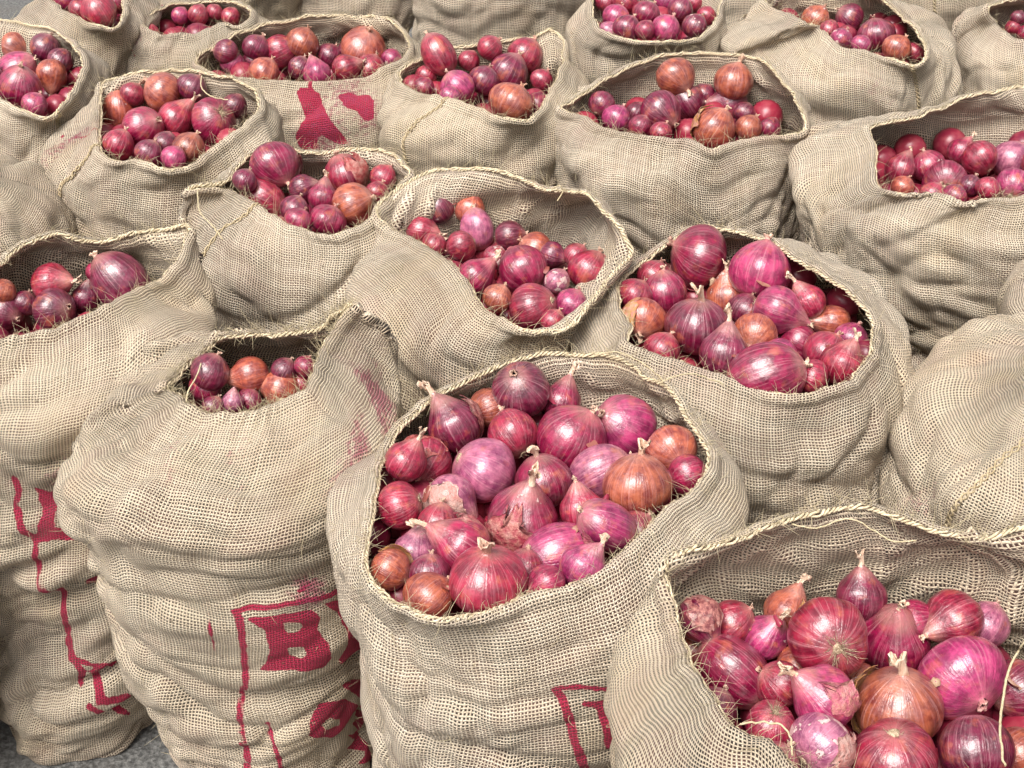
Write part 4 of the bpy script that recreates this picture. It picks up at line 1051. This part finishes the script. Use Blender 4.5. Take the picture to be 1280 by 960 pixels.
for key, L in ONIONS.items():
    B = BUILT[key]; S = SACKS[key]
    rim = B['rim']; cen = B['cen']
    bx0, bx1 = rim[:, 0].min(), rim[:, 0].max(); by0, by1 = rim[:, 1].min(), rim[:, 1].max()
    ang = np.unwrap(np.arctan2(rim[:, 1] - cen[1], rim[:, 0] - cen[0]))
    rho = np.linalg.norm(rim[:, :2] - cen, axis=1)
    am = np.mod(ang, 2 * math.pi); o_ = np.argsort(am)
    am, rho_s, z_s = am[o_], rho[o_], rim[o_, 2]
    D, T0, Rr = [], [], []
    Gq = B['G'][:B['rows'] // 3:2, ::2].reshape(-1, 3); Gfr = Gq[Gq[:, 1] < B['yc'] - 0.02]
    for it in L:
        d = ray(it[0], it[1]); zc = B['h'] + S['pile'] + 0.01
        t = (zc - CAM_H) / d[2]
        p = EYE + d * t
        q = ((p[0] - 0.5 * (bx0 + bx1)) / (0.5 * (bx1 - bx0))) ** 2 + ((p[1] - 0.5 * (by0 + by1)) / (0.5 * (by1 - by0))) ** 2
        zc += 0.025 * max(0, 1 - q)
        t = (zc - CAM_H) / d[2]
        D.append(d); T0.append(t)
    D = np.array(D); T0 = np.array(T0)
    for i_, b_ in BIAS.get(key, {}).items(): T0[i_] += b_
    T = T0.copy(); rp = np.array([it[2] for it in L], float); rp = np.maximum(rp, 0.82 * np.median(rp)) * 1.05
    def wallmax(i, t, R):
        # stay in front of the back wall: shorten the ray until the onion is inside the mouth
        for _ in range(30):
            p = EYE + D[i] * t
            a = math.atan2(p[1] - cen[1], p[0] - cen[0]) % (2 * math.pi)
            lim = np.interp(a, am, rho_s, period=2 * math.pi)
            r = math.hypot(p[0] - cen[0], p[1] - cen[1])
            back = (p[1] - cen[1]) / (r + 1e-6)
            allow = lim - R * (0.85 if back > 0 else 0.25)
            if r <= allow or back < 0.15: break
            t -= 0.006
        return t
    for step in range(140):
        R = rp * T / F
        P = EYE + D * T[:, None]
        dT = np.zeros(len(L))
        for i in range(len(L)):
            dv = P - P[i]; dist = np.linalg.norm(dv, axis=1); need = (R + R[i]) * 0.93
            ov = need - dist; ov[i] = -1
            for j in np.where(ov > 0)[0]:
                if T[j] > T[i] or (T[j] == T[i] and j > i):
                    dT[j] += ov[j] * 0.35; dT[i] -= ov[j] * 0.12
        T = T + dT + (T0 - T) * 0.03
        T = np.clip(T, T0 - 0.09, T0 + 0.12)
        if step % 10 == 9:
            for i in range(len(L)):
                T[i] = wallmax(i, T[i], R[i])
                p = EYE + D[i] * T[i]
                dg = np.linalg.norm(Gfr - p, axis=1)
                if dg.min() < R[i] * 0.9: T[i] += (R[i] * 0.9 - dg.min()) * 0.6
    for i, it in enumerate(L):
        items.append((key, it, EYE + D[i] * T[i], rp[i] * T[i] / F))

# ordinals for the labels
def rows_of(L):
    idx = sorted(range(len(L)), key=lambda i: L[i][1])
    n = len(L); nr = 1 if n <= 4 else (2 if n <= 10 else (3 if n <= 16 else (4 if n <= 24 else 5)))
    out = {}
    for r in range(nr):
        part = idx[r * n // nr:(r + 1) * n // nr]
        part.sort(key=lambda i: L[i][0])
        for k, i in enumerate(part): out[i] = (r, nr, k, len(part))
    return out
ORD = ['first', 'second', 'third', 'fourth', 'fifth', 'sixth', 'seventh', 'eighth']
ROWN = {1: ['only'], 2: ['back', 'front'], 3: ['back', 'middle', 'front'], 4: ['back', 'second', 'third', 'front'], 5: ['back', 'second', 'third', 'fourth', 'front']}
cnt = {}
for key, it, P, R in items:
    k = cnt.get(key, 0); cnt[key] = k + 1
    r, nr, a, na = rows_of(ONIONS[key])[k]
    x, y, rp, colr, shp, ang, tilt, flake, neck = it
    q = rnd.randrange(len(BULBS[shp]))
    me, tip = BULBS[shp][q]
    ax = math.cos(math.radians(tilt)) * (math.cos(math.radians(ang)) * RIGHT + math.sin(math.radians(ang)) * UP) - math.sin(math.radians(tilt)) * FWD
    rot = Vector(ax).to_track_quat('Z', 'Y') @ Quaternion((0, 0, 1), rnd.uniform(0, 6.28))
    root = empty("onion", (P[0], P[1], P[2] - R))
    shape = {'o': 'round', 's': 'pointed', 'f': 'flattish', 'e': 'oblong'}[shp]
    where = f"{ORD[a]} from left in {ROWN[nr][r]} row" if na > 1 else "alone"
    lab = f"{COLS[colr][1]} {shape} onion, {where}, {SACKS[key]['at']}"
    tag(root, lab, "onion", "red onions in the open sacks")
    c = COLS[colr][0]
    jb = rnd.uniform(0.86, 1.18); j = [jb * rnd.uniform(0.93, 1.07) for _ in range(3)]
    colv = (min(c[0] * j[0], .8), c[1] * j[1], c[2] * j[2], flake)
    M = Matrix.Translation((0, 0, R)) @ rot.to_matrix().to_4x4() @ Matrix.Diagonal((R, R, R, 1))
    def part(name, me, color=colv):
        o = obj(name, me, root); o.matrix_local = M; o.color = color; return o
    part("bulb", me)
    small = rp < 14
    if neck >= 0 and not small: part("neck", NECKS[shp][q][neck])
    elif not small and tilt > -15: part("neck", NECKS[shp][q][0])
    if tilt < 20 and not small: part("root_tuft", ROOTS[shp][q][1 if tilt < -30 else 0])
    if rp >= 26 and rnd.random() < 0.25 + 0.45 * flake:
        o = part("loose_skin", rnd.choice(SKINS), (min(c[0] * 1.1, .8), c[1] * 2 + .03, c[2] * 1.2, 0))
        o.matrix_local = M @ Matrix.Rotation(rnd.uniform(0, 6.28), 4, 'Z')

# scraps of torn skin and root lying in the gaps of the heaps
dv_, df_, db = [], [], 0
rs = np.random.RandomState(77)
for key in ('s1', 's3', 's4', 's5', 's6'):
    mine = [(P, R) for k2, it, P, R in items if k2 == key]
    for a in range(len(mine)):
        for b in range(a + 1, len(mine)):
            (Pa, Ra), (Pb, Rb) = mine[a], mine[b]
            dd = np.linalg.norm(Pa - Pb)
            if dd < (Ra + Rb) * 1.15 and rs.rand() < 0.13:
                mid = Pa + (Pb - Pa) * (Ra / (Ra + Rb))
                up = np.array([0, -0.35, 0.94]); ax_ = (Pb - Pa) / dd
                up = up - ax_ * (up @ ax_); up /= np.linalg.norm(up) + 1e-6
                side = np.cross(ax_, up)
                c = mid + up * min(Ra, Rb) * rs.uniform(0.45, 0.75) + side * rs.uniform(-.01, .01)
                w, l = rs.uniform(.002, .006), rs.uniform(.012, .026)
                th = rs.uniform(0, 6.28); e1 = ax_ * math.cos(th) + side * math.sin(th); e2 = np.cross(up, e1)
                g_ = []
                cu = rs.uniform(-1.2, 1.2)
                for iy in range(5):
                    for ix in range(4):
                        x_, y_ = ix / 3 - .5, iy / 4 - .5
                        g_.append(c + e1 * y_ * l * (1 + rs.uniform(-.12, .12)) + e2 * x_ * w * 2 * (1.1 - abs(y_) + rs.uniform(-.15, .15)) + up * (cu * l * (y_ * y_ * 2 + x_ * x_) + rs.uniform(-.0006, .0006)))
                g_ = np.array(g_); top = g_ + up * 0.0003
                i = np.arange(4)[:, None] * 4; j = np.arange(3)[None]
                f1 = np.stack([i + j, i + j + 1, i + 5 + j, i + 4 + j], -1).reshape(-1, 4)
                dv_.append(np.concatenate([g_, top])); df_.append(np.concatenate([f1[:, ::-1], f1 + 20]) + db); db += 40
o = obj("skin_scraps", mesh_from("skin_scraps", np.concatenate(dv_), np.concatenate(df_), M_SCRAP))
tag(o, "torn papery scraps of onion skin lying between the heaped onions", "onion skins", kind='stuff')

# onions lower down in the heaps, glimpsed between the upper ones
bv, bf, base = [], [], 0
nu, nv = 14, 9
uu = np.arange(nu) / nu * 2 * math.pi; ph = np.linspace(0, math.pi, nv)
sph = np.stack([np.sin(ph)[:, None] * np.cos(uu), np.sin(ph)[:, None] * np.sin(uu), np.cos(ph)[:, None] * 0.9 + 0 * uu], -1).reshape(-1, 3)
i = np.arange(nv - 1)[:, None] * nu; j = np.arange(nu)[None]; j2 = (j + 1) % nu
sf = np.stack([i + j, i + nu + j, i + nu + j2, i + j2], -1).reshape(-1, 4)
for key in BUILT:
    B = BUILT[key]; S = dict(SACKS[key])
    mine = [(P, R) for k2, it, P, R in items if k2 == key]
    if not mine: mine = [(np.array([0, 0, -9.0]), 0.01)]; S['pile'] = -0.05
    Pm = np.array([m[0] for m in mine]); Rm = np.array([m[1] for m in mine])
    rim = B['rim']; cen = B['cen']
    G = B['G']; Gsub = G[2:G.shape[0] // 2:3, ::3].reshape(-1, 3)
    ring = G[np.argmin(np.abs(G[:, :, 2].mean(1) - (B['h'] + S['pile'] - 0.06)))]
    for layer, zc in enumerate((B['h'] + S['pile'] - 0.028, B['h'] + S['pile'] - 0.07, B['h'] + S['pile'] + 0.004)):
        x0, x1, y0, y1 = ring[:, 0].min(), ring[:, 0].max(), ring[:, 1].min(), ring[:, 1].max()
        st = 0.050
        for a in np.arange(x0, x1, st):
            for b in np.arange(y0, y1, st):
                p = np.array([a + RNG.uniform(-.012, .012) + layer * .025, b + RNG.uniform(-.012, .012), zc + RNG.uniform(-.01, .01)])
                ex = (p[0] - 0.5 * (x0 + x1)) / (0.5 * (x1 - x0) - 0.03); ey = (p[1] - 0.5 * (y0 + y1)) / (0.5 * (y1 - y0) - 0.03)
                if ex * ex + ey * ey > 1: continue
                if p[0] < rim[:, 0].min() - .02 or p[0] > rim[:, 0].max() + .02 or p[1] < rim[:, 1].min() - .01 or p[1] > rim[:, 1].max() + .02: continue
                r = RNG.uniform(.024, .032)
                if np.linalg.norm(Gsub - p, axis=1).min() < r + 0.006: continue
                dd = np.linalg.norm(Pm - p, axis=1) - Rm - r
                if layer == 2 and dd.min() < -0.006: continue
                if dd.min() < -0.012: p[2] += min(0, dd.min() + 0.012) * 1.2
                M3 = np.array(Quaternion((RNG.randn(), RNG.randn(), RNG.randn(), RNG.randn())).normalized().to_matrix())
                bv.append((sph * r) @ M3.T + p); bf.append(sf + base); base += len(sph)
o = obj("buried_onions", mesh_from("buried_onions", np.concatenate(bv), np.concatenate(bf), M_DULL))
tag(o, "deeper onions half hidden in the gaps of the heaps inside the sacks", "onions", kind='stuff')
